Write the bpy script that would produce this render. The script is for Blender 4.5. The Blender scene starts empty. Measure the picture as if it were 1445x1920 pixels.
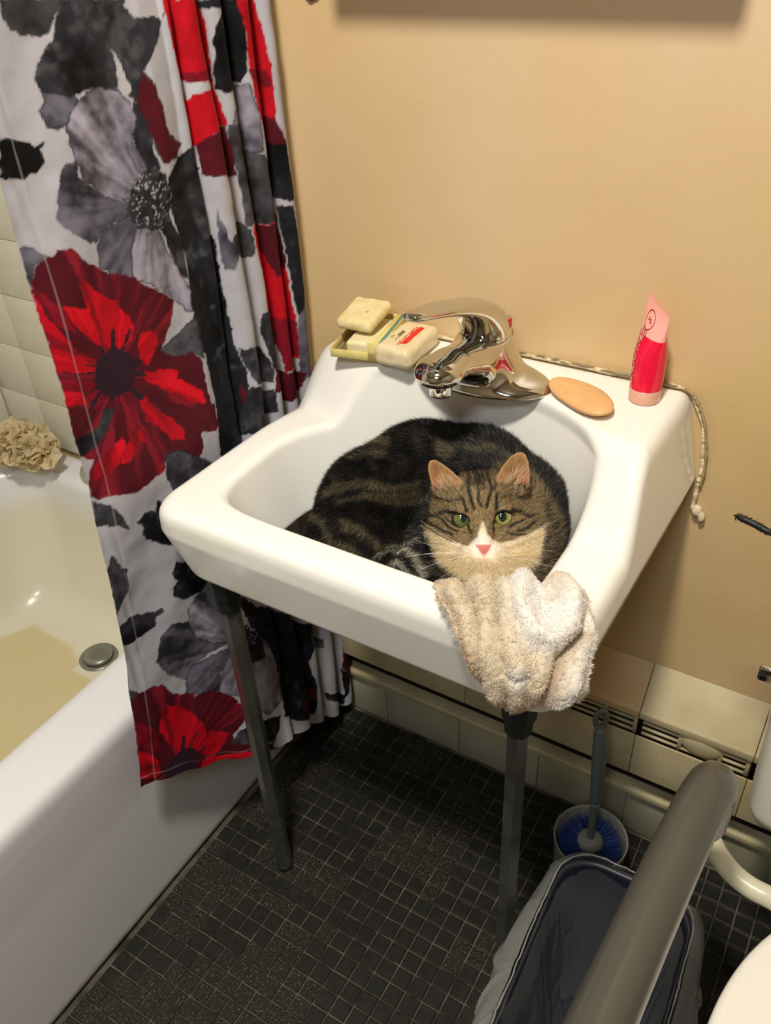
import bpy, math, random
import numpy as np
from mathutils import Vector, Matrix
rng = np.random.default_rng(7)
random.seed(7)
S = bpy.context.scene
COL = S.collection

# ------------------------------------------------------------------ camera
YAW, PIT, ROLL = -0.583, 0.639, -0.062
CAM = Vector((0.728, -0.897, 1.291))
def cam_axes():
    f = np.array([math.sin(YAW)*math.cos(PIT), math.cos(YAW)*math.cos(PIT), -math.sin(PIT)])
    r = np.array([math.cos(YAW), -math.sin(YAW), 0.0]); u = np.cross(r, f)
    return (r*math.cos(ROLL)+u*math.sin(ROLL), -r*math.sin(ROLL)+u*math.cos(ROLL), f)
_r, _u, _f = cam_axes()
cd = bpy.data.cameras.new('camera'); cd.sensor_fit = 'VERTICAL'; cd.sensor_height = 24.0
cd.lens = 24.0*1600/1920; cd.clip_start = 0.02; cd.clip_end = 50
cam = bpy.data.objects.new('camera', cd); COL.objects.link(cam)
M = Matrix(((_r[0], _u[0], -_f[0]), (_r[1], _u[1], -_f[1]), (_r[2], _u[2], -_f[2]))).to_4x4()
M.translation = CAM; cam.matrix_world = M; S.camera = cam

# ------------------------------------------------------------------ world, lights, exposure
W = bpy.data.worlds.new('world'); S.world = W; W.use_nodes = True
W.node_tree.nodes['Background'].inputs[0].default_value = (1.0, 0.93, 0.85, 1)
W.node_tree.nodes['Background'].inputs[1].default_value = 0.02
def area(name, loc, target, size, power, color):
    L = bpy.data.lights.new(name, 'AREA'); L.shape = 'DISK'; L.size = size; L.energy = power; L.color = color
    o = bpy.data.objects.new(name, L); COL.objects.link(o); o.location = loc
    o.rotation_euler = (Vector(target)-Vector(loc)).to_track_quat('-Z', 'Y').to_euler(); return o
area('ceiling_light', (0.52, -0.92, 2.30), (0.40, -0.60, 0.0), 0.18, 26.0, (1.0, 0.925, 0.80))
area('cool_light_far', (0.75, -1.75, 2.25), (0.15, -0.6, 0.3), 0.35, 8.0, (0.86, 0.93, 1.0))  # added cool light for the near side, its source is not known
S.view_settings.view_transform = 'Standard'; S.view_settings.look = 'None'
S.view_settings.exposure = 0.28; S.view_settings.gamma = 1.0; S.view_settings.use_curve_mapping = False

# ------------------------------------------------------------------ helpers
def tag(o, label=None, cat=None, group=None, kind=None):
    if label: o['label'] = label
    if cat: o['category'] = cat
    if group: o['group'] = group
    if kind: o['kind'] = kind
    return o
def empty(name, loc, label, cat, group=None, rz=0.0):
    o = bpy.data.objects.new(name, None); COL.objects.link(o); o.location = loc; o.rotation_euler = (0, 0, rz)
    o.empty_display_size = 0.02
    return tag(o, label, cat, group)
def link(name, me, mat=None, parent=None, kind=None, label=None):
    o = bpy.data.objects.new(name, me); COL.objects.link(o)
    if mat and not me.materials: me.materials.append(mat)
    if parent is not None:
        o.parent = parent
        bpy_mats.append((o, parent))
    if kind: o['kind'] = kind
    if label: o['label'] = label
    return o
bpy_mats = []
def mesh_np(name, V, F, smooth=True, col=None):
    """V (n,3); F (m,3|4) or list of such arrays"""
    Fs = F if isinstance(F, (list, tuple)) else [F]
    me = bpy.data.meshes.new(name)
    V = np.ascontiguousarray(V, np.float32)
    loops = np.concatenate([np.asarray(f).ravel() for f in Fs]).astype(np.int32)
    tot = np.concatenate([np.full(len(f), np.asarray(f).shape[1]) for f in Fs]).astype(np.int32)
    st = np.concatenate([[0], np.cumsum(tot)[:-1]]).astype(np.int32)
    me.vertices.add(len(V)); me.vertices.foreach_set('co', V.ravel())
    me.loops.add(len(loops)); me.loops.foreach_set('vertex_index', loops)
    me.polygons.add(len(tot)); me.polygons.foreach_set('loop_start', st)
    try: me.polygons.foreach_set('loop_total', tot)
    except Exception: pass
    me.polygons.foreach_set('use_smooth', np.full(len(tot), smooth))
    me.update(calc_edges=True)
    if col is not None:
        a = me.color_attributes.new('Col', 'FLOAT_COLOR', 'POINT')
        c = np.ones((len(V), 4), np.float32); c[:, :3] = col; a.data.foreach_set('color', c.ravel())
    return me
def mat(name, color=(.5,.5,.5), rough=.5, metal=0.0, spec=.5, vcol=False, noise=None, bump=None, trans=0.0, ior=1.45,
        sss=0.0, sheen=0.0, coat=0.0, alpha=1.0, world=False):
    m = bpy.data.materials.new(name); m.use_nodes = True; nt = m.node_tree; b = nt.nodes['Principled BSDF']
    b.inputs['Base Color'].default_value = (*color, 1); b.inputs['Roughness'].default_value = rough
    b.inputs['Metallic'].default_value = metal; b.inputs['Specular IOR Level'].default_value = spec
    b.inputs['Transmission Weight'].default_value = trans; b.inputs['IOR'].default_value = ior
    b.inputs['Sheen Weight'].default_value = sheen; b.inputs['Coat Weight'].default_value = coat; b.inputs['Alpha'].default_value = alpha
    if sss: b.inputs['Subsurface Weight'].default_value = sss; b.inputs['Subsurface Scale'].default_value = .004
    tc = nt.nodes.new('ShaderNodeTexCoord'); geo = nt.nodes.new('ShaderNodeNewGeometry'); vec = geo.outputs['Position'] if world else tc.outputs['Object']
    src = None
    if vcol:
        a = nt.nodes.new('ShaderNodeVertexColor'); a.layer_name = 'Col'; src = a.outputs[0]; nt.links.new(src, b.inputs['Base Color'])
    if noise:   # (scale, [(pos,color)...], detail)
        n = nt.nodes.new('ShaderNodeTexNoise'); n.inputs['Scale'].default_value = noise[0]
        n.inputs['Detail'].default_value = noise[2] if len(noise) > 2 else 5
        nt.links.new(vec, n.inputs['Vector'])
        r = nt.nodes.new('ShaderNodeValToRGB'); r.color_ramp.elements.remove(r.color_ramp.elements[0])
        for i, (p, c) in enumerate(noise[1]):
            e = r.color_ramp.elements[0] if i == 0 else r.color_ramp.elements.new(p)
            e.position = p; e.color = (*c, 1)
        nt.links.new(n.outputs[0], r.inputs[0])
        if src is None: nt.links.new(r.outputs[0], b.inputs['Base Color'])
        else:
            mx = nt.nodes.new('ShaderNodeMix'); mx.data_type = 'RGBA'; mx.blend_type = 'MULTIPLY'; mx.inputs[0].default_value = 1
            nt.links.new(src, mx.inputs[6]); nt.links.new(r.outputs[0], mx.inputs[7]); nt.links.new(mx.outputs[2], b.inputs['Base Color'])
    if bump:    # (scale, strength, distance)
        last = None
        for sc, st, di in (bump if isinstance(bump[0], tuple) else (bump,)):
            n = nt.nodes.new('ShaderNodeTexNoise'); n.inputs['Scale'].default_value = sc; n.inputs['Detail'].default_value = 4
            nt.links.new(vec, n.inputs['Vector'])
            bp = nt.nodes.new('ShaderNodeBump'); bp.inputs['Strength'].default_value = st; bp.inputs['Distance'].default_value = di
            nt.links.new(n.outputs[0], bp.inputs['Height'])
            if last: nt.links.new(last, bp.inputs['Normal'])
            last = bp.outputs[0]
        nt.links.new(last, b.inputs['Normal'])
    return m
def fibre_mat(name, tl=.45, gl=.06):
    m = bpy.data.materials.new(name); m.use_nodes = True; nt = m.node_tree; nt.nodes.clear(); L = nt.links.new
    a = nt.nodes.new('ShaderNodeVertexColor'); a.layer_name = 'Col'; d = nt.nodes.new('ShaderNodeBsdfDiffuse'); t = nt.nodes.new('ShaderNodeBsdfTranslucent'); g = nt.nodes.new('ShaderNodeBsdfGlossy')
    g.inputs['Roughness'].default_value = .5; m1 = nt.nodes.new('ShaderNodeMixShader'); m1.inputs[0].default_value = tl; m2 = nt.nodes.new('ShaderNodeMixShader'); m2.inputs[0].default_value = gl
    o = nt.nodes.new('ShaderNodeOutputMaterial'); L(a.outputs[0], d.inputs[0]); L(a.outputs[0], t.inputs[0]); L(d.outputs[0], m1.inputs[1]); L(t.outputs[0], m1.inputs[2]); L(m1.outputs[0], m2.inputs[1]); L(g.outputs[0], m2.inputs[2]); L(m2.outputs[0], o.inputs[0])
    return m
def box_arrays(c, s):
    c = np.array(c, float); s = np.array(s, float)/2
    V = np.array([[x, y, z] for x in (-1, 1) for y in (-1, 1) for z in (-1, 1)])*s+c
    F = np.array([[0,1,3,2],[4,6,7,5],[0,4,5,1],[2,3,7,6],[0,2,6,4],[1,5,7,3]])
    return V, F
def bevel_mesh(name, V, F, w=0.002, seg=2, smooth=True):
    import bmesh
    bm = bmesh.new(); vs = [bm.verts.new(v) for v in V]
    for f in F: bm.faces.new([vs[i] for i in f])
    bmesh.ops.recalc_face_normals(bm, faces=bm.faces)
    if w: bmesh.ops.bevel(bm, geom=list(bm.edges), offset=w, segments=seg, profile=.5, affect='EDGES', clamp_overlap=True)
    me = bpy.data.meshes.new(name); bm.to_mesh(me); bm.free()
    for p in me.polygons: p.use_smooth = smooth
    return me
def box(name, c, s, m, parent=None, w=0.002, seg=2, **k):
    V, F = box_arrays(c, s); return link(name, bevel_mesh(name, V, F, w, seg, smooth=w > 0), m, parent, **k)
def tube_arrays(pts, rad, n=16, sx=1.0, cap=True, twist=0.0):
    P = np.array(pts, float); rad = np.broadcast_to(np.array(rad, float), (len(P),))
    T = np.gradient(P, axis=0); T /= np.linalg.norm(T, axis=1)[:, None]+1e-12
    a = np.array([0, 0, 1.0]) if abs(T[0][2]) < .9 else np.array([1.0, 0, 0])
    N = np.cross(T[0], a); N /= np.linalg.norm(N); V = []
    for i in range(len(P)):
        N = N-T[i]*(N@T[i]); N /= np.linalg.norm(N); B = np.cross(T[i], N)
        an = np.arange(n)/n*2*np.pi+twist
        V.append(P[i]+rad[i]*(np.cos(an)[:, None]*N*sx+np.sin(an)[:, None]*B))
    V = np.concatenate(V); k = np.arange(n); F = []
    for i in range(len(P)-1):
        F.append(np.stack([i*n+k, i*n+(k+1) % n, (i+1)*n+(k+1) % n, (i+1)*n+k], 1))
    F = [np.concatenate(F)]
    if cap:
        V = np.concatenate([V, P[:1], P[-1:]]); m0 = len(V)-2; e = (len(P)-1)*n
        F.append(np.concatenate([np.stack([(k+1) % n, k, np.full(n, m0)], 1), np.stack([e+k, e+(k+1) % n, np.full(n, m0+1)], 1)]))
    return V, F
def tube(name, pts, rad, m, parent=None, n=16, smooth=True, **k):
    V, F = tube_arrays(pts, rad, n, k.pop('sx', 1.0), True, k.pop('twist', 0.0)); return link(name, mesh_np(name, V, F, smooth), m, parent, **k)
def lathe(name, prof, c, m, parent=None, n=48, axis=None, **k):
    """prof: list (r,z)"""
    prof = np.array(prof, float); an = np.arange(n)/n*2*np.pi
    V = np.concatenate([np.stack([r*np.cos(an), r*np.sin(an), np.full(n, z)], 1) for r, z in prof])
    if axis is not None:
        q = Vector((0, 0, 1)).rotation_difference(Vector(axis)).to_matrix(); V = V@np.array(q).T
    V = V+np.array(c); kk = np.arange(n)
    F = np.concatenate([np.stack([i*n+kk, i*n+(kk+1) % n, (i+1)*n+(kk+1) % n, (i+1)*n+kk], 1) for i in range(len(prof)-1)])
    return link(name, mesh_np(name, V, F), m, parent, **k)
def spline(P, n):
    """catmull-rom through P, n samples"""
    P = np.array(P, float); Q = np.concatenate([2*P[:1]-P[1:2], P, 2*P[-1:]-P[-2:-1]]); t = np.linspace(0, len(P)-1-1e-9, n)
    i = t.astype(int); u = (t-i)[:, None]; a, b, c, d = Q[i], Q[i+1], Q[i+2], Q[i+3]
    return .5*((2*b)+(c-a)*u+(2*a-5*b+4*c-d)*u*u+(-a+3*b-3*c+d)*u**3)
def finish_parents():
    bpy.context.view_layer.update()
    for o, p in bpy_mats:   # parts were modelled in world space: keep them there
        M = Matrix.Identity(4); q = p; chain = []
        while q: chain.append(q); q = q.parent
        for q in reversed(chain):
            M = M @ q.matrix_parent_inverse @ q.matrix_basis
        o.matrix_parent_inverse = M.inverted()
# value noise
def hash3(i):
    h = (i[..., 0]*374761393+i[..., 1]*668265263+i[..., 2]*2147483647) & 0xffffffff
    h = ((h ^ (h >> 13))*1274126177) & 0xffffffff
    return ((h ^ (h >> 16)) & 0xffff)/65535.0
def vnoise(P, s=1.0, oct=1):
    P = np.asarray(P, float)
    if P.shape[1] == 2: P = np.concatenate([P, np.zeros((len(P), 1))], 1)
    out = np.zeros(len(P)); amp = 1; tot = 0
    for o in range(oct):
        Q = P*s*(2**o)+17.3*o; i = np.floor(Q).astype(np.int64); f = Q-i; f = f*f*(3-2*f)
        v = 0
        for dx in (0, 1):
            for dy in (0, 1):
                for dz in (0, 1):
                    w = (f[:, 0] if dx else 1-f[:, 0])*(f[:, 1] if dy else 1-f[:, 1])*(f[:, 2] if dz else 1-f[:, 2])
                    v = v+w*hash3(i+np.array([dx, dy, dz]))
        out += amp*v; tot += amp; amp *= .5
    return out/tot
def sstep(a, b, x):
    t = np.clip((x-a)/(b-a), 0, 1); return t*t*(3-2*t)
# signed distance helpers
def smin(a, b, k): h = np.clip(.5+.5*(b-a)/k, 0, 1); return b+(a-b)*h-k*h*(1-h)
def smax(a, b, k): return -smin(-a, -b, k)
def ell(P, c, r, R=None):
    p = P-np.array(c)
    if R is not None: p = p@np.array(R).T
    r = np.array(r); k0 = np.linalg.norm(p/r, axis=1); k1 = np.linalg.norm(p/(r*r), axis=1)+1e-9
    return k0*(k0-1)/k1
def cap(P, a, b, r1, r2):
    a = np.array(a, float); b = np.array(b, float); d = b-a; t = np.clip((P-a)@d/(d@d), 0, 1)
    return np.linalg.norm(P-a-t[:, None]*d, axis=1)-(r1+(r2-r1)*t)
def rbox(P, c, s, r):
    q = np.abs(P-np.array(c))-(np.array(s)/2-r); return np.linalg.norm(np.maximum(q, 0), axis=1)+np.minimum(q.max(1), 0)-r
def mesh_sdf(name, f, lo, hi, h, B=6, marg=1.5, proj=2, colf=None):
    lo = np.array(lo, float); n = np.ceil((np.array(hi)-lo)/h/B).astype(int)+1; N = n*B
    bi = np.stack(np.meshgrid(*[np.arange(k) for k in n], indexing='ij'), -1).reshape(-1, 3)
    d = f(lo+(bi+.5)*B*h); Fg = np.empty(tuple(N), np.float32)
    Fg.reshape(n[0], B, n[1], B, n[2], B)[:] = np.where(d > 0, 1, -1).reshape(n)[:, None, :, None, :, None]
    kb = bi[np.abs(d) < B*h*marg]
    off = np.stack(np.meshgrid(*[np.arange(B)]*3, indexing='ij'), -1).reshape(-1, 3)
    gi = (kb[:, None, :]*B+off[None]).reshape(-1, 3)
    vals = np.concatenate([f(lo+g*h) for g in np.array_split(gi, max(1, len(gi)//400000))])
    Fg[gi[:, 0], gi[:, 1], gi[:, 2]] = vals
    Sg = Fg < 0; cs = np.zeros(tuple(N-1), np.int8); sl = lambda b, k: slice(b, N[k]-1+b)
    for a in (0, 1):
        for b in (0, 1):
            for c in (0, 1): cs += Sg[sl(a, 0), sl(b, 1), sl(c, 2)]
    act = np.argwhere((cs > 0) & (cs < 8)); idx = np.full(tuple(N-1), -1, np.int32); idx[act[:, 0], act[:, 1], act[:, 2]] = np.arange(len(act))
    acc = np.zeros((len(act), 3)); cnt = np.zeros(len(act))
    cor = [(a, b, c) for a in (0, 1) for b in (0, 1) for c in (0, 1)]
    val = {q: Fg[act[:, 0]+q[0], act[:, 1]+q[1], act[:, 2]+q[2]].astype(float) for q in cor}
    for q in cor:
        for ax in range(3):
            if q[ax]: continue
            w = list(q); w[ax] = 1; w = tuple(w); a, b = val[q], val[w]; m = (a < 0) != (b < 0)
            t = np.where(m, a/np.where(m, a-b, 1), 0); p = np.zeros((len(act), 3))+np.array(q); p[:, ax] += t
            acc[m] += p[m]; cnt[m] += 1
    V = lo+h*(act+acc/cnt[:, None]); Fq = []
    for ax in range(3):
        b, c = [(1, 2), (2, 0), (0, 1)][ax]
        s0 = [slice(None)]*3; s1 = [slice(None)]*3; s0[ax] = slice(0, N[ax]-1); s1[ax] = slice(1, N[ax])
        A, Bb = Sg[tuple(s0)], Sg[tuple(s1)]
        e = np.argwhere(A != Bb); e = e[(e[:, b] > 0) & (e[:, c] > 0) & (e[:, b] < N[b]-1) & (e[:, c] < N[c]-1)]
        fl = A[e[:, 0], e[:, 1], e[:, 2]]; o = []
        for db, dc in ((1, 1), (0, 1), (0, 0), (1, 0)):
            g = e.copy(); g[:, b] -= db; g[:, c] -= dc; o.append(idx[g[:, 0], g[:, 1], g[:, 2]])
        q = np.stack(o, 1); q = np.where(fl[:, None], q, q[:, ::-1]); Fq.append(q[(q >= 0).all(1)])
    Fq = np.concatenate(Fq)
    def grad(V):
        e = h*.4; return np.stack([f(V+d)-f(V-d) for d in np.eye(3)*e], 1)/(2*e)
    for _ in range(proj):
        g = grad(V); g2 = (g*g).sum(1)+1e-4; st = -f(V)[:, None]*g/g2[:, None]
        l = np.linalg.norm(st, axis=1); V = V+st*np.minimum(1, .6*h/(l+1e-9))[:, None]
    G = grad(V); G /= np.linalg.norm(G, axis=1)[:, None]+1e-9
    me = mesh_np(name, V, Fq, True, colf(V) if colf else None)
    return me, V, G
def fibers(name, P, N, D, L, wid, col, m, parent, bend=.5, label=None):
    """ribbon fibres: root P, normal N, lay direction D, length L"""
    n = len(P); D = D/(np.linalg.norm(D, axis=1)[:, None]+1e-9)
    jit = rng.normal(0, 1, (n, 3)); side = np.cross(D, N+.5*jit); side /= np.linalg.norm(side, axis=1)[:, None]+1e-9
    L = np.broadcast_to(L, (n,))[:, None]; w = np.broadcast_to(wid, (n,))[:, None]*.5
    mid = P+D*L*.5; tip = P+D*L+(D-N)*L*.0+bend*L*(np.cross(side, D)*0-N*.18)
    V = np.stack([P-side*w, P+side*w, mid-side*w*.8, mid+side*w*.8, tip], 1).reshape(-1, 3)
    b = np.arange(n)[:, None]*5; T = np.concatenate([b+np.array([[0, 1, 3]]), b+np.array([[0, 3, 2]]), b+np.array([[2, 3, 4]])])
    c = np.repeat(col, 5, 0)
    return link(name, mesh_np(name, V, T, True, c), m, parent, kind='stuff', label=label)
def text_pts(s, size=1.0, align='LEFT', bold=0.0, shear=0.0):
    cu = bpy.data.curves.new('txt', 'FONT'); cu.body = s; cu.size = size; cu.offset = bold; cu.align_x = align; cu.shear = shear; cu.resolution_u = 3
    o = bpy.data.objects.new('txt', cu); COL.objects.link(o)
    me = bpy.data.meshes.new_from_object(o.evaluated_get(bpy.context.evaluated_depsgraph_get()))
    V = np.zeros(len(me.vertices)*3); me.vertices.foreach_get('co', V); V = V.reshape(-1, 3)
    F = [list(p.vertices) for p in me.polygons]
    bpy.data.objects.remove(o); bpy.data.curves.remove(cu); bpy.data.meshes.remove(me); return V, F
def mapped_text(name, s, size, fn, m, parent, bold=0.0, shear=0.0, label=None):
    V, F = text_pts(s, size, 'LEFT', bold, shear); W_ = V[:, 0].max()
    P = fn(V, W_); me = bpy.data.meshes.new(name); me.from_pydata([tuple(p) for p in P], [], F); me.update()
    return link(name, me, m, parent, label=label)

# ------------------------------------------------------------------ materials
M_wall = mat('wall_paint', (.62, .47, .27), .42, spec=.35, noise=(2.2, [(.3, (.62, .44, .20)), (.5, (.66, .48, .26)), (.7, (.69, .51, .32))], 3),
             bump=((120, .22, .0012), (9, .35, .004)))
M_ceil = mat('ceiling_paint', (.45, .40, .32), .7)  # toned down to cut the bounce light
M_wall2 = mat('unseen_wall_dark', (.26, .20, .13), .5)  # unseen walls, darkened for less bounce light and darker chrome reflections
M_grout = mat('floor_grout', (.05, .046, .036), .9, noise=(25, [(.35, (.030, .027, .020)), (.60, (.12, .105, .078))], 5))
M_tile = mat('floor_tile', (.02, .02, .018), .55, spec=.35,
             world=True,
             noise=(330, [(.40, (.0110, .0105, .0078)), (.57, (.021, .019, .0140)), (.62, (.050, .046, .035)), (.69, (.14, .13, .10))], 4), bump=(300, .3, .0006))
M_tile2 = mat('floor_tile_plain', (.0125, .013, .0115), .5, spec=.35, world=True, noise=(90, [(.4, (.010, .0105, .0078)), (.75, (.021, .0195, .014))], 5), bump=(300, .2, .0005))
M_wtile = mat('white_wall_tile', (.66, .63, .52), .22, noise=(12, [(.3, (.62, .59, .48)), (.7, (.68, .65, .55))], 3))
M_wgrout = mat('wall_grout', (.64, .61, .50), .6)
M_por = mat('porcelain', (.86, .84, .76), .16, spec=.5, coat=.3, noise=(4, [(.3, (.86, .85, .79)), (.7, (.90, .90, .86))], 2))
M_chrome = mat('chrome', (.66, .66, .61), .07, metal=1.0)
M_steel = mat('worn_chrome_leg', (.30, .31, .29), .33, metal=.9, noise=(25, [(.35, (.20, .21, .20)), (.65, (.34, .34, .32))], 6), bump=(200, .1, .0002))
M_steeldark = mat('dark_blackened_metal', (.03, .036, .036), .45, metal=.6)
M_cream = mat('cream_enamel', (.52, .44, .26), .5, noise=(14, [(.3, (.44, .36, .19)), (.6, (.54, .46, .28))], 6))
M_creamtile = mat('cream_base_tile', (.40, .38, .27), .35, noise=(10, [(.3, (.34, .325, .22)), (.7, (.43, .41, .30))], 4))
M_dark = mat('dark_gap', (.012, .011, .009), .8)
M_gapc = mat('grimy_gap', (.26, .22, .13), .8)
M_caulk = mat('caulk', (.62, .52, .33), .6, noise=(120, [(.35, (.52, .41, .23)), (.5, (.68, .57, .37))], 6), bump=(200, .5, .002))

# ------------------------------------------------------------------ room shell
def struct(o, kind='structure'): o['kind'] = kind; return o
floor = struct(box('floor', (.42, -1.1, -.013), (2.40, 2.24, .02), M_grout, w=0))
wall_back = struct(box('wall_back', (.42, .05, 1.2), (2.40, .1, 2.44), M_wall, w=0))
wall_left = struct(box('wall_left', (-.83, -1.1, 1.2), (.1, 2.2, 2.44), M_wgrout, w=0))
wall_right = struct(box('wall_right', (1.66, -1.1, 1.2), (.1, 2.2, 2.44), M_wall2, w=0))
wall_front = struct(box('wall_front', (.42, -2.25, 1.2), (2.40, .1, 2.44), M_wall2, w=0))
ceiling = struct(box('ceiling', (.42, -1.1, 2.45), (2.40, 2.24, .06), M_ceil, w=0))
# mosaic tiles (26 mm pitch mosaic) ------------------------------------------------
PT = .027
def tile_geo(v):
    a = PT/2-.0013; z0, z1, z2 = -.003, -.0004, .0004; b = a-.0013
    r = np.random.default_rng(v).uniform(-.0005, .0005, (8, 2))
    q = np.array([[-a, -a], [a, -a], [a, a], [-a, a]])
    t = np.array([[-b, -b], [b, -b], [b, b], [-b, b]])
    V = np.concatenate([np.c_[q+r[:4], np.full(4, z0)], np.c_[q+r[:4], np.full(4, z1)], np.c_[t+r[:4], np.full(4, z2)]])
    F = [[i, (i+1) % 4, 4+(i+1) % 4, 4+i] for i in range(4)]+[[4+i, 4+(i+1) % 4, 8+(i+1) % 4, 8+i] for i in range(4)]+[[8, 9, 10, 11]]
    return V, np.array(F)
tg = [tile_geo(v) for v in range(6)]
tm = [mesh_np('tile', V, F, False) for V, F in tg]
for i, me in enumerate(tm): me.materials.append(M_tile2 if i % 2 else M_tile)
cells = []
for i in range(-6, 50):
    for j in range(-3, 76):
        x = .1566+(i+.5)*PT; y = -.0729-(j+.5)*PT
        if x < .005 or y > -.018 or y < -2.15 or x > 1.58: continue
        d = np.array([x, y, 0])-np.array(CAM); zc = d@_f; px = 722.5+1600*(d@_r)/zc; py = 960-1600*(d@_u)/zc
        vis = (zc > .1 and -30 < px < 1300 and 1290 < py < 1960 and not (px > 900 and py > 1600+.9*(px-1100 if px > 1100 else 1.3*(1100-px))))
        cells.append((0 if vis else 1, -py, x, y))
cells.sort()
rest = []
def worn(x, y):
    return vnoise(np.array([[x, y, 0.]]), 9, 2)[0] > (.36 if (y < -.40 and x < .50) else .60)
for k, (nv, _, x, y) in enumerate(cells):
    w = worn(x, y); gi = random.choice([0, 2, 4] if w else [1, 3, 5])
    if k < 300:
        ob = bpy.data.objects.new('tile', tm[gi]); COL.objects.link(ob); ob.parent = floor
        ob.location = (x, y, random.uniform(-.0004, .0004)); ob.rotation_euler = (random.gauss(0, .006), random.gauss(0, .006), random.gauss(0, .012))
    else: rest.append((x, y, gi, w))
for nm, sel, m in (('tile_field', True, M_tile), ('tile_field', False, M_tile2)):
    Vs, Fs, o = [], [], 0
    for x, y, gi, w in rest:
        if w != sel: continue
        V, F = tg[gi]; a = random.gauss(0, .012); R = np.array([[math.cos(a), -math.sin(a)], [math.sin(a), math.cos(a)]])
        V = np.c_[V[:, :2]@R.T+[x, y], V[:, 2]+random.uniform(-.0004, .0004)]; Vs.append(V); Fs.append(F+o); o += len(V)
    if Vs: link(nm, mesh_np(nm, np.concatenate(Vs), np.concatenate(Fs), False), m, floor, kind='stuff')
# white glazed tiles of the tub surround ------------------------------------------
ws = .108
V, F = box_arrays((0, 0, 0), (ws-.0010, .006, ws-.0010)); wt = bevel_mesh('wall_tile', V, F, .0014, 2); wt.materials.append(M_wtile)
V, F = box_arrays((0, 0, 0), (.006, ws-.0010, ws-.0010)); wt2 = bevel_mesh('wall_tile', V, F, .0014, 2); wt2.materials.append(M_wtile)
box('grout_bed', (-.395, -.001, 1.20), (.75, .003, 1.60), M_wgrout, wall_back, w=0)
def raw_child(name, me, parent, loc, rot=(0, 0, 0)):
    o = bpy.data.objects.new(name, me); COL.objects.link(o); o.parent = parent; o.location = loc; o.rotation_euler = rot; return o
for i in range(7):
    for j in range(14):
        raw_child('wall_tile', wt, wall_back, (-.775+ws*(i+.5), -.0040+random.uniform(-.0003, .0002), .392+ws*(j+.5)), (random.gauss(0, .003), 0, random.gauss(0, .003)))
for i in range(6):
    for j in range(9):
        raw_child('wall_tile', wt2, wall_left, (-.778, -.008-ws*(i+.5), .392+ws*(j+.5)), (0, random.gauss(0, .003), random.gauss(0, .003)))

# ------------------------------------------------------------------ bathtub
def tub_sdf(P):
    x, y, z = P[:, 0], P[:, 1], P[:, 2]
    body = rbox(P, (-.388, -.785, .195), (.772, 1.56, .394), .022)
    body = smax(body, x-(-.002-.05*np.clip(.34-z, 0, .1)), .02)
    # basin: rounded rectangle narrowing downwards
    t = np.clip((.395-z)/.27, 0, 1)
    cx = -.40; hx = .290-.075*t; y1 = -.085-.085*t*t; y0 = -1.40+.16*t
    cy = (y0+y1)/2; hy = (y1-y0)/2; r = .085
    qx = np.abs(x-cx)-(hx-r); qy = np.abs(y-cy)-(hy-r)
    d2 = np.sqrt(np.maximum(qx, 0)**2+np.maximum(qy, 0)**2)+np.minimum(np.maximum(qx, qy), 0)-r
    bas = smax(d2*.95, (.125-z), .05)
    return smax(body, -bas, .022)
stain = np.array([(-.60, -.31), (-.565, -.235), (-.45, -.242), (-.405, -.262), (-.398, -.285), (-.36, -.285), (-.30, -.30), (-.28, -.60), (-.28, -1.15), (-.60, -1.15)])
def pip(X, Y, P):
    c = np.zeros(len(X), bool); n = len(P); j = n-1
    for i in range(n):
        xi, yi = P[i]; xj, yj = P[j]
        if yi != yj: c ^= ((yi > Y) != (yj > Y)) & (X < (xj-xi)*(Y-yi)/(yj-yi)+xi)
        j = i
    return c
def pdist(X, Y, P, closed=True):
    d = np.full(len(X), 1e9); n = len(P)
    for i in range(n if closed else n-1):
        a = P[i]; b = P[(i+1) % n]; e = (b[0]-a[0], b[1]-a[1]); L = e[0]**2+e[1]**2+1e-12
        t = np.clip(((X-a[0])*e[0]+(Y-a[1])*e[1])/L, 0, 1); d = np.minimum(d, np.hypot(X-a[0]-t*e[0], Y-a[1]-t*e[1]))
    return d
def tub_col(V):
    c = np.tile(np.array([.74, .745, .77]), (len(V), 1)); X = V[:, 0]+.01*(vnoise(V, 20, 2)-.5); Y = V[:, 1]+.01*(vnoise(V+3, 20, 2)-.5)  # rim enamel tinted bluish, cool light put into the colour
    s = np.where(pip(X, Y, stain), 1, -1)*pdist(X, Y, stain); w = sstep(-.004, .006, s)*(V[:, 2] < .30)*(V[:, 0] < -.1)
    w2 = w*(.82+.18*vnoise(V, 12, 3))
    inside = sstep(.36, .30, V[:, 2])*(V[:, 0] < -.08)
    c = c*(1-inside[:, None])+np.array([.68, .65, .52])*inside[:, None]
    return c*(1-w2[:, None])+np.array([.60, .50, .27])*w2[:, None]
M_tub = mat('tub_enamel', (.7, .7, .66), .22, vcol=True, coat=.25)
tub = empty('bathtub', (-.388, -.785, 0), 'white enamel bathtub with a stained tan floor on the left', 'bathtub')
me, _, _ = mesh_sdf('tub_shell', tub_sdf, (-.80, -1.59, -.02), (.03, .01, .42), .0075, colf=tub_col)
link('tub_shell', me, M_tub, tub)
M_drain = mat('dull_drain_metal', (.28, .29, .25), .38, metal=.8)
dr = lathe('drain_stopper', [(0, .012), (.012, .0125), (.024, .011), (.027, .008), (.027, .004), (.001, .003)], (-.382, -.236, .124), M_drain, tub, label='dull metal drain stopper')
lathe('drain_ring', [(.0, .0005), (.021, .0006), (.027, .003), (.034, .004), (.037, .002), (.037, -.004)], (-.382, -.236, .124), M_drain, tub)
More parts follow.
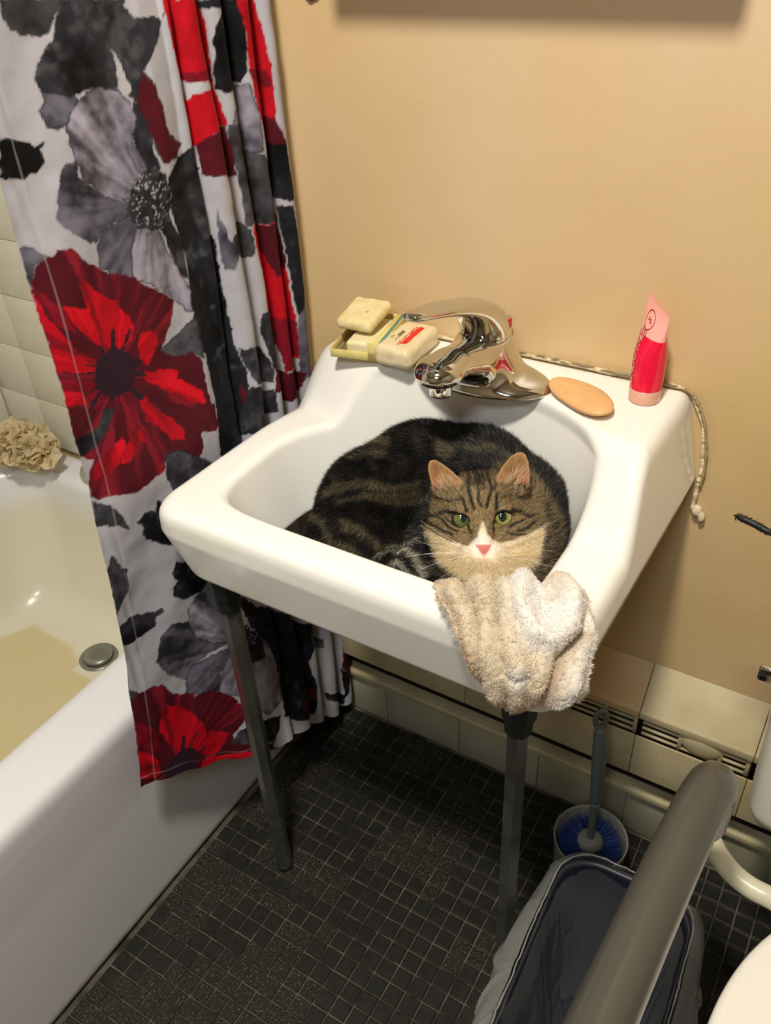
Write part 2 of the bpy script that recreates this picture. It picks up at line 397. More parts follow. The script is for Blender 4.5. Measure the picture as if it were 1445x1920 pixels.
lathe('overflow_plate', [(.0, .010), (.020, .0095), (.031, .006), (.034, .0), (.033, -.01)], (-.382, -.100, .330), M_drain, tub, axis=(0, -1, .25), label='dull grey overflow plate')

# ------------------------------------------------------------------ sink
def zt(x, y):
    yd = np.interp(x, [.09, .25, .42, .56], [-.060, -.092, -.114, -.142])
    ln = np.interp(x, [.09, .30, .56], [.060, .095, .098]); t = np.clip((y-(yd-ln))/ln, 0, 1); s = .75*t*t*(3-2*t)+.25*t
    return .735+(.077-.016*sstep(.15, .07, x))*s
def bowl2(x, y):
    ax = np.abs(x-.316)/.197; dy = y+.232
    yb = np.where(dy > 0, dy/.142, -dy/.115); n = np.where(dy > 0, 2.15, 6.0)
    return ((ax**n+yb**n)**(1/n)-1)*.14
def sink_sdf(P, bowl=True):
    x, y, z = P[:, 0], P[:, 1], P[:, 2]
    k = (y+.385)/.385
    q = np.clip((.70-z), 0, .1); q2 = np.clip(z-.70, 0, .2)
    xl = .062+.016*k+.32*q+.10*q2; xr = .577+.006*k-.24*q-.22*q2
    top = (z-zt(x, y))*.82
    b = smax(smax(xl-x, x-xr, .02), (-.388+.19*q+.06*np.clip(x-.30, -.3, .3)*0)-y, .042)
    b = smax(b, y+.0005, .004)
    b = smax(b, top, .016+.02*sstep(.25, .10, x)*sstep(-.2, -.08, y))
    b = smax(b, .632+.014*k-z, .008)
    b = smax(b, -cap(P, (.13, -.3965, .678), (.34, -.3935, .652), .0035, .0065), .007)
    un = ell(P, (.32, -.22, .655), (.165, .13, .075))
    b = smin(b, un, .02)
    if not bowl: return b
    d = smax(bowl2(x, y)+.24*np.maximum(.742-z, -.05), (.598-z), .05)
    return smax(b, -d, .008)
sink = empty('sink', (.32, -.2, 0), 'white porcelain washbasin on two metal legs with a cat in it', 'sink')
me, _, _ = mesh_sdf('basin', sink_sdf, (.03, -.41, .56), (.61, .012, .84), .003)
link('basin', me, M_por, sink)
lathe('trap_bulge', [(0, -.03), (.02, -.028), (.03, -.015), (.031, .03), (.02, .04)], (.31, -.262, .585), M_por, sink)
lathe('drain_ring', [(.0, .0), (.018, .0), (.024, .003), (.027, .0), (.027, -.006)], (.32, -.2, .6005), M_chrome, sink)
for lx in (.1285, .516):
    y0 = -.351
    lg = tube('leg', [(lx, y0, .0), (lx, y0, .30), (lx, y0, .612)], .0125, M_steel, sink, n=6, smooth=False, twist=.367)
    tube('foot_cap', [(lx, y0, -.0005), (lx, y0, .010)], .0133, M_steeldark, lg, n=20)
    V, F = tube_arrays([(lx, y0, .575), (lx, y0, .598), (lx, y0, .60), (lx, y0, .634)], [.0150, .0165, .019, .021], 8)
    link('leg_collar', mesh_np('leg_collar', V, F, False), M_steeldark, lg)
# caulk between sink and wall with dirty gaps
pts = []
for t in np.linspace(0, 1, 240):
    if t < .55: p = np.array([.205+t/.55*.345, -.0035, .8125])
    else:
        s = (t-.55)/.45; xx = np.interp(s, [0, .06, .25, .6, 1], [.550, .562, .580, .588, .586]); zz = np.interp(s, [0, .06, .25, .6, 1], [.8125, .807, .77, .72, .655]); p = np.array([xx, -.0035, zz])
    pts.append(p+np.array([0, -.001, .001])*rng.normal()*.5)
rr = .0016+.0022*vnoise(np.array(pts), 45, 2)**2*1.6
V, F = tube_arrays(pts, rr, 10); link('caulk_bead', mesh_np('caulk_bead', V, F), M_caulk, sink)
for x0, x1, z, r in ((.336, .362, .8165, .0022), (.372, .388, .817, .0020), (.392, .404, .817, .0022), (.404, .416, .8145, .0026), (.418, .448, .8165, .0022), (.455, .497, .8155, .0026), (.520, .545, .8150, .0020)):
    xs = np.linspace(x0, x1, 9); V, F = tube_arrays([(a, -.0068, z+.0006*math.sin(a*300)) for a in xs], r*.62*np.sin(np.linspace(.3, 2.8, 9))*rng.uniform(.7, 1.2, 9), 8)
    link('caulk_gap', mesh_np('caulk_gap', V, F), M_gapc, sink)
pt_ = [(.553, -.006, .814), (.567, -.006, .803), (.583, -.006, .77), (.591, -.005, .72), (.590, -.005, .69)]
V, F = tube_arrays(spline(pt_, 60), .0012+.0012*rng.random(60), 6); link('caulk_crack', mesh_np('caulk_crack', V, F), mat('grimy_crack', (.36, .27, .13), .8), sink)
M_putty = mat('putty', (.72, .60, .42), .6, bump=(200, .4, .002))
def putty(P): return smin(ell(P, (.592, -.006, .656), (.006, .006, .008)), ell(P, (.599, -.006, .648), (.004, .005, .007)), .004)+.0012*(vnoise(P, 250, 2)-.5)
me, _, _ = mesh_sdf('putty_lump', putty, (.575, -.018, .63), (.615, .006, .67), .0012)
tag(link('putty_lump', me, M_putty), 'small cream lump of dried putty on the wall below the sink corner', 'putty')

# ------------------------------------------------------------------ heater cover and base tiles along the back wall
heater = empty('baseboard_heater', (.45, -.04, 0), 'long cream metal baseboard heater cover with slotted grilles under the sink', 'heater')
def prism(name, prof, x0, x1, m, parent, bev=.001, **k):
    """prof (y,z) closed polygon extruded along x"""
    n = len(prof); V = [(x0, y, z) for y, z in prof]+[(x1, y, z) for y, z in prof]
    F = [list(range(n)), list(range(2*n-1, n-1, -1))]+[[i, n+i, n+(i+1) % n, (i+1) % n] for i in range(n)]
    return link(name, bevel_mesh(name, V, F, bev, 2), m, parent, **k)
YF = -.046
for a, b in ((.012, .3005), (.3013, .5780), (.5788, .735), (.7358, .90), (.9008, 1.55)):
    mt_ = M_wall if a < .57 else M_cream
    prism('cover_top', [(-.0005, .378), (YF+.004, .322), (YF, .318), (YF, .306), (YF+.002, .306), (YF+.0035, .318), (-.0005, .371)], a, b, mt_, heater)
    prism('front_panel', [(YF, .268), (YF, .182), (YF+.010, .176), (YF+.012, .178), (YF+.003, .186), (YF+.003, .268)], a, b, M_cream, heater)
    prism('gap_shade_plate', [(-.002, .37), (-.002, .12), (-.006, .12), (-.006, .36)], a, b, M_dark, heater, bev=0)  # near-black plate paints the shade in the gap under the cover
    # grille: slats with openings between
    x = a+.006
    while x < b-.02:
        x1 = min(x+.052, b-.006)
        for k in range(4):
            z = .268+.0116*k
            prism('grille_slat', [(YF+.006, z), (YF+.006, z+.0038), (YF+.010, z+.0042), (YF+.010, z)], x, x1, M_cream, heater, bev=0)
        box('grille_post', (x1+.002, YF+.008, .287), (.006, .004, .042), M_cream, heater, w=.0005, seg=1)
        x = x1+.004
# curved damper knob in the right hand grille
def knob(P): return smax(ell(P, (.668, YF+.012, .292), (.032, .013, .026)), -(P[:, 2]-.268), .003)
me, _, _ = mesh_sdf('damper_knob', knob, (.63, -.075, .26), (.71, .0, .34), .0022)
link('damper_knob', me, M_cream, heater, label='rounded damper dial behind the bent grille')
prism('lower_ledge', [(-.0005, .118), (-.024, .116), (-.026, .113), (-.026, .104), (-.014, .099), (-.0005, .099)], .006, 1.58, M_cream, heater, bev=.001)
base = struct(box('baseboard_back', (.795, -.0055, .048), (1.578, .009, .096), M_wgrout, w=0))
x = -.030
while x < 1.56:
    x1 = x+.152; xa = max(x, .007); xb = min(x1-.0012, 1.58)
    if xb > xa+.01:
        V, F = box_arrays(((xa+xb)/2, -.0115, .0495), (xb-xa, .007, .099)); link('base_tile', bevel_mesh('base_tile', V, F, .0018, 2), M_creamtile, base)
    x = x1

# ------------------------------------------------------------------ tub spout and bath sponge
spout = empty('tub_spout', (-.372, 0, .53), 'dull chrome bath spout with diverter knob, peeking past the left curtain edge', 'tub spout')
def spout_f(P):
    d = cap(P, (-.372, -.004, .528), (-.372, -.10, .520), .026, .027); d = smin(d, cap(P, (-.372, -.10, .520), (-.372, -.135, .490), .027, .023), .01)
    return smax(d, (.470-P[:, 2]), .004)
M_dull = mat('dull_chrome', (.50, .51, .46), .25, metal=.9)
me, _, _ = mesh_sdf('spout_body', spout_f, (-.42, -.17, .45), (-.32, .01, .57), .003); link('spout_body', me, M_dull, spout)
lathe('diverter_knob', [(0, .022), (.008, .020), (.009, .014), (.004, .010), (.004, -.004)], (-.372, -.108, .545), M_dull, spout)
# puffy net sponge: ruffled petals round a core
SC = np.array([-.630, -.088, .445])
def sponge():
    Vs, Fs, o = [], [], 0
    for k in range(95):
        d = rng.normal(size=3); d[2] = abs(d[2])*.9-.25; d[1] = -abs(d[1]) if rng.random() < .7 else d[1]; d /= np.linalg.norm(d)
        a = np.cross(d, rng.normal(size=3)); a /= np.linalg.norm(a); b = np.cross(d, a)
        R0 = rng.uniform(.038, .056); w = rng.uniform(.022, .036); nu, nv = 26, 8
        u = np.linspace(-1, 1, nu); v = np.linspace(0, 1, nv); U, Vv = np.meshgrid(u, v, indexing='ij'); ph = rng.uniform(0, 6)
        P = SC+(R0*(.50+.55*Vv)*(1-.30*U**2))[..., None]*d*np.array([1.65, 1.05, 1.0])+(U*w)[..., None]*a+(.0055*np.sin(U*4.5+ph)*(.2+Vv)+.002*np.sin(U*13+ph)*Vv)[..., None]*b
        P += .010*(Vv**3)[..., None]*b
        Vs.append(P.reshape(-1, 3)); i, j = np.meshgrid(np.arange(nu-1), np.arange(nv-1), indexing='ij'); i = i.ravel(); j = j.ravel()
        Fs.append(np.stack([i*nv+j, (i+1)*nv+j, (i+1)*nv+j+1, i*nv+j+1], 1)+o); o += nu*nv
    V = np.concatenate(Vs); V[:, 2] = np.maximum(V[:, 2], .397); V[:, 1] = np.minimum(V[:, 1], -.010); V[:, 0] = np.maximum(V[:, 0], -.772)
    return V, np.concatenate(Fs)
V, F = sponge(); n_ = vnoise(V, 60, 3); C = np.array([.86, .75, .52])*(.82+.25*n_)[:, None]
sp_ = empty('bath_sponge', (SC[0], SC[1], .394), 'beige puffy net bath sponge on the tub corner at the far left', 'sponge')
link('net_ruffles', mesh_np('net_ruffles', V, F, True, C), fibre_mat('net_sponge', .5, .0), sp_)
me, _, _ = mesh_sdf('net_core', lambda P: ell(P, SC-[0, 0, .005], (.055, .035, .038))+.008*(vnoise(P, 60, 2)-.5), SC-.09, SC+.09, .004); link('net_core', me, mat('net_core', (.66, .52, .28), .9), sp_)

# ------------------------------------------------------------------ faucet
FX = .335
def faucet_f(P):
    x, y, z = P[:, 0], P[:, 1], P[:, 2]
    q = np.stack([x, y, z], 1)
    base = ell(P, (FX, -.077, .811), (.088, .046, .021))
    base = smin(base, ell(P, (FX, -.078, .822), (.042, .040, .032)), .02)
    base = smax(base, .8105-z, .002)
    sp = smin(cap(P*[.85, 1, 1], (FX*.85, -.075, .836), (FX*.85, -.150, .860), .029, .0205), ell(P, (FX, -.180, .8665), (.0270, .028, .0165)), .016)
    sp = smax(sp, .817+.036*sstep(-.08, -.165, y)-z, .008)
    d = smin(base, sp, .018)
    return smin(d, smax(cap(P*[.92, 1, 1], (FX*.92, -.073, .82), (FX*.92, -.068, .872), .036, .0265), z-.862-.18*(y+.07), .002), .014)
def loft(path, hw, ht, n=40, m=90, ex=2.4):
    """sweep of a superellipse, width along x, in the plane of the path (y,z)"""
    P = spline(path, m); W_ = spline(np.array(hw)[:, None], m)[:, 0]; H_ = spline(np.array(ht)[:, None], m)[:, 0]
    T_ = np.gradient(P, axis=0); T_ /= np.linalg.norm(T_, axis=1)[:, None]; N_ = np.stack([-T_[:, 1], T_[:, 0]], 1)
    an = np.arange(n)/n*2*np.pi; cx = np.sign(np.cos(an))*np.abs(np.cos(an))**(2/ex); cy = np.sign(np.sin(an))*np.abs(np.sin(an))**(2/ex)
    V = np.stack([FX+W_[:, None]*cx, P[:, :1]+H_[:, None]*cy*N_[:, :1], P[:, 1:]+H_[:, None]*cy*N_[:, 1:]], -1).reshape(-1, 3); k = np.arange(n)
    F = np.concatenate([np.stack([i*n+k, i*n+(k+1) % n, (i+1)*n+(k+1) % n, (i+1)*n+k], 1) for i in range(m-1)])
    V = np.concatenate([V, [[FX, *P[0]], [FX, *P[-1]]]]); e = (m-1)*n
    return V, [F, np.concatenate([np.stack([(k+1) % n, k, np.full(n, len(V)-2)], 1), np.stack([e+k, e+(k+1) % n, np.full(n, len(V)-1)], 1)])]
faucet = empty('faucet', (FX, -.07, .81), 'chrome single-lever faucet mounted on the back ledge of the sink', 'faucet')
me, _, _ = mesh_sdf('faucet_body', faucet_f, (FX-.10, -.215, .80), (FX+.10, -.01, .925), .0016); link('faucet_body', me, M_chrome, faucet)
V, F = loft([(-.2385, .9500), (-.2375, .9500), (-.234, .9500), (-.224, .9480), (-.198, .9410), (-.165, .9315), (-.130, .9185), (-.101, .9040), (-.080, .8870), (-.0695, .8720), (-.068, .8630)],
            [.001, .0060, .0095, .0125, .0160, .0195, .0230, .0260, .0280, .0290, .0290], [.001, .0025, .0040, .0052, .0060, .0072, .0095, .0145, .0205, .0250, .0265])
hd = link('lever_handle', mesh_np('lever_handle', V, F), M_chrome, faucet)
box('temperature_mark', (FX+.0282, -.064, .880), (.0014, .006, .011), mat('red_mark', (.55, .02, .02), .4), hd, w=.0003, seg=1, label='small red mark')
ae = lathe('aerator', [(0, -.014), (.0095, -.014), (.0105, -.0155), (.0122, -.0150), (.0125, -.013), (.0125, .002), (.0115, .006), (.0, .007)], (FX, -.178, .854), M_chrome, faucet)
lathe('aerator_mesh', [(.0, -.0135), (.0090, -.0135)], (FX, -.178, .854), M_dark, ae)
tube('lift_rod', [(FX+.004, -.018, .82), (FX+.004, -.018, .862)], .0018, M_chrome, faucet, n=12)
lathe('lift_knob', [(.0, .868), (.003, .867), (.0042, .864), (.003, .862), (.001, .860)], (FX+.004, -.018, 0), M_chrome, faucet, n=20)

# ------------------------------------------------------------------ soaps
def rotz(P, c, a):
    ca, sa = math.cos(a), math.sin(a); q = P-np.array(c); return np.stack([ca*q[:, 0]+sa*q[:, 1], -sa*q[:, 0]+ca*q[:, 1], q[:, 2]], 1)
def place(V, c, a):
    ca, sa = math.cos(a), math.sin(a); return np.stack([c[0]+ca*V[:, 0]-sa*V[:, 1], c[1]+sa*V[:, 0]+ca*V[:, 1], c[2]+V[:, 2]], 1)
ZD = .8128
M_soap = mat('dry_cream_soap', (.72, .62, .33), .5, noise=(60, [(.3, (.68, .55, .25)), (.7, (.80, .69, .40))], 5), bump=((40, .5, .003), (200, .3, .001)), sss=.15)
M_soap2 = mat('pale_cream_soap', (.74, .68, .43), .45, noise=(40, [(.3, (.74, .64, .34)), (.7, (.82, .74, .46))], 4), sss=.15)
M_card = mat('yellowed_card', (.72, .60, .20), .55, noise=(50, [(.3, (.66, .53, .15)), (.7, (.78, .68, .28))], 4))
M_teal = mat('teal_print', (.10, .25, .20), .5)
M_cardin = mat('card_inside', (.16, .14, .07), .8)
A1 = math.radians(11); BC = (.1690, -.0625, ZD); bw, bd, bh = .070, .088, .025
carton = empty('soap_carton', BC, 'open yellow cardboard soap carton with teal stripes on the left of the ledge', 'soap box')
def cbox(name, c, s, m, parent, w=.0004, **k):
    V, F = box_arrays(c, s); me = bevel_mesh(name, V, F, w, 1); return place_link(name, me, BC, A1, m, parent, **k)
def place_link(name, me, c, a, m, parent, **k):
    V = np.zeros(len(me.vertices)*3); me.vertices.foreach_get('co', V); me.vertices.foreach_set('co', place(V.reshape(-1, 3), c, a).astype(np.float32).ravel()); me.update()
    return link(name, me, m, parent, **k)
t = .0012
cbox('carton_base', (0, 0, t/2), (bw, bd, t), M_card, carton)
cbox('carton_side', (-bw/2+t/2, 0, .0065), (t, bd, .013), M_card, carton); cbox('carton_side', (bw/2-t/2, 0, bh/2), (t, bd, bh), M_card, carton)
fr = cbox('carton_front', (0, -bd/2+t/2, .0055), (bw, t, .011), M_card, carton); cbox('carton_back', (0, bd/2-t/2, bh/2), (bw, t, bh), M_card, carton)
cbox('carton_dark_sheet', (-.017, 0, .0016), (bw*.45, bd-.004, .001), M_cardin, carton)  # dark sheet on the floor of the open half
cbox('teal_stripe', (bw/2-.0030, 0, bh+.0004), (.0045, bd, .0008), M_teal, carton); cbox('teal_stripe', (bw/2-.0030, -bd/2-.0003, bh/2+.001), (.0045, .0006, bh-.002), M_teal, carton)
cbox('carton_lid_edge', (bw/2-.006, 0, bh-.0002), (.012, bd, .0008), M_card, carton); cbox('carton_front', (bw/2-.010, -bd/2+.0004, bh/2), (.020, .0008, bh), M_card, carton)
def soap_f(c, a, s, r, dent=0, nz=.0008, tilt=0.0):
    def f(P):
        q = rotz(P, c, a); q = np.stack([q[:, 0], q[:, 1]*math.cos(tilt)+q[:, 2]*math.sin(tilt), -q[:, 1]*math.sin(tilt)+q[:, 2]*math.cos(tilt)], 1); d = rbox(q, (0, 0, 0), s, r)+dent*np.exp(-((q[:, 0]/(s[0]*.35))**2+(q[:, 1]/(s[1]*.35))**2))*(q[:, 2] > 0)
        return d+nz*(vnoise(q, 90, 2)-.5)
    return f
def soap(name, c, a, s, r, m, label, **k):
    e = max(s)*.75; me, _, _ = mesh_sdf(name, soap_f(c, a, s, r, **k), np.array(c)-[e, e, s[2]], np.array(c)+[e, e, s[2]], .0016); o = link(name, me, m); return tag(o, label, 'soap', 'soap bars on the sink ledge')
c2 = place(np.array([[.0085, -.002, .0118]]), BC, A1)[0]
soap('soap_bar', c2, A1, (.047, .078, .0195), .0045, M_soap2, 'pale soap bar lying inside the open yellow carton, under another bar')
c3 = place(np.array([[-.007, .006, .0375]]), BC, A1)[0]
sb = soap('soap_bar', c3, A1-.12, (.052, .062, .0165), .008, M_soap, 'worn squarish soap bar lying on top of the open yellow carton', dent=.0008, nz=.002, tilt=.14)
M_spot = mat('soap_spot', (.42, .38, .22), .5)
def dome(name, c, r, m, parent, label=None): return lathe(name, [(0, r[1]), (r[0]*.6, r[1]*.8), (r[0], 0), (r[0], -r[1])], c, m, parent, n=20, label=label)
dome('soap_spot', (c3[0]+.008, c3[1]-.004, c3[2]+.0070), (.0028, .0006), M_spot, sb)
# wrapped soap with red band
A2 = math.radians(2); c4 = (.2275, -.0665, ZD+.0135); s4 = (.050, .084, .026)
M_wrap = mat('cream_soap_wrapper', (.76, .64, .40), .38, noise=(70, [(.3, (.70, .57, .33)), (.7, (.79, .68, .44))], 5), bump=(70, .5, .002), coat=.2)
wsp = empty('wrapped_soap', (c4[0], c4[1], ZD), 'cream wrapped soap with red band, between the open carton and the faucet', 'soap', 'soap bars on the sink ledge')
me, _, _ = mesh_sdf('wrapper', soap_f(c4, A2, s4, .0085, nz=.0012), np.array(c4)-.07, np.array(c4)+.07, .0016); link('wrapper', me, M_wrap, wsp)
def wtop(V): return place(np.c_[V[:, 0], V[:, 1], np.full(len(V), s4[2]/2+.0002)+V[:, 2]], c4, A2)
def wpatch(name, x0, x1, y0, y1, m, h=.0004):
    V, F = box_arrays(((x0+x1)/2, (y0+y1)/2, h/2), (x1-x0, y1-y0, h)); return link(name, mesh_np(name, wtop(V), F, False), m, wsp)
M_redp = mat('red_print', (.72, .02, .01), .4); M_brn = mat('brown_print', (.22, .15, .05), .5)
def wp(px): return px
wpatch('red_band', .0045, .0115, -.024, .026, M_redp)
y = -.0275; mk = [[], []]
while y < .026:
    for (xa, xb) in ((.0005, .0040),):
        w = random.uniform(.0012, .0022); V, F = box_arrays((xa+(xb-xa)/2, y, .0003), (xb-xa, w*.5, .0004)); mk[0].append((V, F))
        V, F = box_arrays((xa+random.choice([0, .0015, .003]), y+w*.5, .0003), (.0010, w, .0004)); mk[0].append((V, F))
    y += .0042
for k in range(9):
    yy = -.018+k*.003; V, F = box_arrays((-.0060, yy, .0003), (.0016, .0013, .0004)); mk[1].append((V, F))
V, F = box_arrays((-.0085, .002, .0003), (.0035, .014, .0004)); mk[1].append((V, F))
for k in range(2): V, F = box_arrays((-.0135, -.013+k*.004, .0003), (.0018, .0018, .0004)); mk[1].append((V, F))
for nm, L, m in (('red_lettering', mk[0], M_redp), ('small_lettering', mk[1], M_brn)):
    V = np.concatenate([a for a, _ in L]); F = np.concatenate([b+8*i for i, (_, b) in enumerate(L)]); link(nm, mesh_np(nm, wtop(V), F, False), m, wsp)
# tan oval soap
A3 = math.radians(-30); c5 = (.4625, -.0835, ZD+.0062)
def oval_f(P):
    q = rotz(P, c5, A3); x, y, z = q[:, 0], q[:, 1], q[:, 2]; yy = y-.0035*np.cos(x*55)+.002
    z2 = z-2.2*x*x+.001; w = np.stack([x, yy, z2], 1)
    return smax(ell(w, (0, 0, 0), (.047, .0245, .0085))*.9, -(z+.0065), .002)
M_tan = mat('tan_soap', (.72, .42, .18), .38, noise=(35, [(.3, (.66, .37, .15)), (.7, (.76, .46, .21))], 4), sss=.2)
me, _, _ = mesh_sdf('oval_soap', oval_f, np.array(c5)-[.06, .06, .02], np.array(c5)+[.06, .06, .02], .0015)
tag(link('oval_soap', me, M_tan), 'thin tan oval soap between the faucet and the pink tube', 'soap', 'soap bars on the sink ledge')

# ------------------------------------------------------------------ pink tube standing on its cap
BT = np.array([.5195, -.0470, ZD]); TH = math.radians(-42); HT = .096
e1 = np.array([math.cos(TH), math.sin(TH), 0]); e2 = np.array([-math.sin(TH), math.cos(TH), 0]); LEAN = np.array([-.004, .020, 0])
def tubept(a, t, off=0.0):
    """a angle, t height 0..1"""
    t = np.asarray(t, float); k = sstep(.35, 1.0, t); ra = .0172+.0050*k; rb = .0172*(1-k)+.0007*k
    p = BT+np.array([0, 0, 1])*(.0125+HT*t*(1-.13*k*(1+np.cos(a))/2))[..., None]+LEAN*(t**1.3)[..., None]
    return p+((ra+off)*np.cos(a))[..., None]*e1+((rb+off)*np.sin(a))[..., None]*e2
def tube_piece(t0, t1, off=0, n=56, m=26, a0=0, a1=2*np.pi, close=True, top=False):
    an = np.linspace(a0, a1, n, endpoint=not close); ts = np.linspace(t0, t1, m); A, T_ = np.meshgrid(an, ts, indexing='ij')
    T2 = T_.copy(); 
    V = tubept(A, T_, off).reshape(-1, 3); i, j = np.meshgrid(np.arange(n if close else n-1), np.arange(m-1), indexing='ij'); i = i.ravel(); j = j.ravel(); i2 = (i+1) % n
    return V, np.stack([i*m+j, i2*m+j, i2*m+j+1, i*m+j+1], 1)
tubeo = empty('lotion_tube', BT, 'pink tube of red gel standing on its cap at the right of the ledge', 'tube')
M_clear = mat('pale_pink_plastic', (.90, .42, .36), .25, alpha=1, sss=.25, coat=.4)
M_gel = mat('hot_pink_gel', (.80, .006, .05), .22, sss=.3, coat=.5)
M_cap2 = mat('cloudy_pink_cap', (.78, .42, .30), .3, sss=.2, coat=.3)
V, F = tube_piece(0, 1); tb = link('tube_body', mesh_np('tube_body', V, F), M_clear, tubeo)
V, F = tube_piece(.0, .655, .00035); V = V  # liquid seen through the wall, its level dips towards the front
V, F = tube_piece(.04, .64, .0004); link('gel', mesh_np('gel', V, F), M_gel, tubeo)
lathe('cap', [(0, 0), (.0165, 0), (.0172, .001), (.0174, .0145), (.0168, .0160), (.0, .0162)], BT, M_cap2, tubeo)
M_lett = mat('dark_red_lettering', (.30, .02, .02), .5); M_lett2 = mat('pale_lettering', (.92, .50, .42), .4)
def tmap(a_c, t_c, off):
    def f(V, W_):   # text runs up the tube, letters' tops to the left
        t = t_c+(V[:, 0]-W_/2)/HT; a = a_c-(V[:, 1]-.0035)/.0172; return tubept(a, t, off+V[:, 2])
    return f
aC = math.radians(-103)
mapped_text('lettering_outline', 'SMOOTHIE', .0115, tmap(aC, .40, .0007), M_lett, tubeo, bold=.00055, shear=.35)
mapped_text('lettering', 'SMOOTHIE', .0115, tmap(aC, .40, .0010), M_lett2, tubeo, bold=-.00005, shear=.35)
an = np.linspace(0, 2*np.pi, 48, endpoint=False)
for ra_, m_ in ((1, M_lett),):
    P = []
    for s_ in (1.0, .90):
        P.append(tubept(math.radians(-100)+.0065*s_*np.cos(an)/.0172, .80+.0105*s_*np.sin(an)/HT, .0008))
    V = np.concatenate(P); k = np.arange(48); F = np.stack([k, (k+1) % 48, 48+(k+1) % 48, 48+k], 1); link('oval_mark', mesh_np('oval_mark', V, F, False), M_lett, tubeo)
L = []
for dt, da in ((.02, -.10), (.005, .0), (-.012, .06), (.012, .08), (-.004, -.1), (-.02, .14)):
    tt = .80+dt+np.array([-.006, -.006, .006, .006]); aa = math.radians(-100)+da+np.array([-.05, .05, .05, -.05]); L.append(tubept(aa, tt, .0008))
V = np.concatenate(L); link('small_marks', mesh_np('small_marks', V, np.arange(len(V)).reshape(-1, 4), False), M_lett, tubeo)

# ------------------------------------------------------------------ shower curtain

S0 = .42
def hem_z(s): return np.interp(s, [0, .15, .30, .42, .50, .58, .66, .72, .80, .86, .93, 1], [.312, .262, .215, .190, .180, .168, .125, .110, .075, .055, .045, .050])
def cur_xy(s, z):
    s, z = np.broadcast_arrays(np.asarray(s, float), np.asarray(z, float))
    yL = np.interp(z, [.20, .315, .51, .77, 1.9], [-.505, -.492, -.450, -.420, -.412])
    low = np.clip((.62-z)/.45, 0, 1)
    q = np.clip(s/S0, 0, 1); f = np.clip((s-S0)/(1-S0), 0, 1)
    yP = -.212-.050*low
    y = np.where(s < S0, yL+(yP-yL)*q, yP+(-.016-yP)*f)
    amp = .022*np.clip(f*9, 0, 1)*(1-.25*f)
    ph = np.interp(f, [0, .10, .22, .34, .46, .58, .69, .80, .90, 1], [-.12, .5, 1, 1.5, 2, 2.5, 3, 3.5, 4, 4.4])
    fold = amp*np.cos(2*np.pi*ph)
    over = .010*np.clip(f*9, 0, 1)*np.sin(2*np.pi*ph+.25*np.sin(z*9))*(1-.5*f)
    x = .030+.016*np.sin(np.pi*q)*(z > -1)*np.clip((z-.3)*2, 0, 1)*.6+.018*np.clip(q*1.15, 0, 1)**3*(1-f)**2+low*(.045*q*(1-f*.85))+np.where(s >= S0, fold, 0)
    x = x+.0025*np.sin(z*7+s*14)+.0016*np.sin(z*23-s*31)*np.clip(1-f*2, 0, 1)
    y = y+np.where(s >= S0, over, 0)+.003*np.sin(z*5.2+s*6)*np.minimum(1, 4*(1-s))
    y = np.minimum(y, -.008)
    return x, y
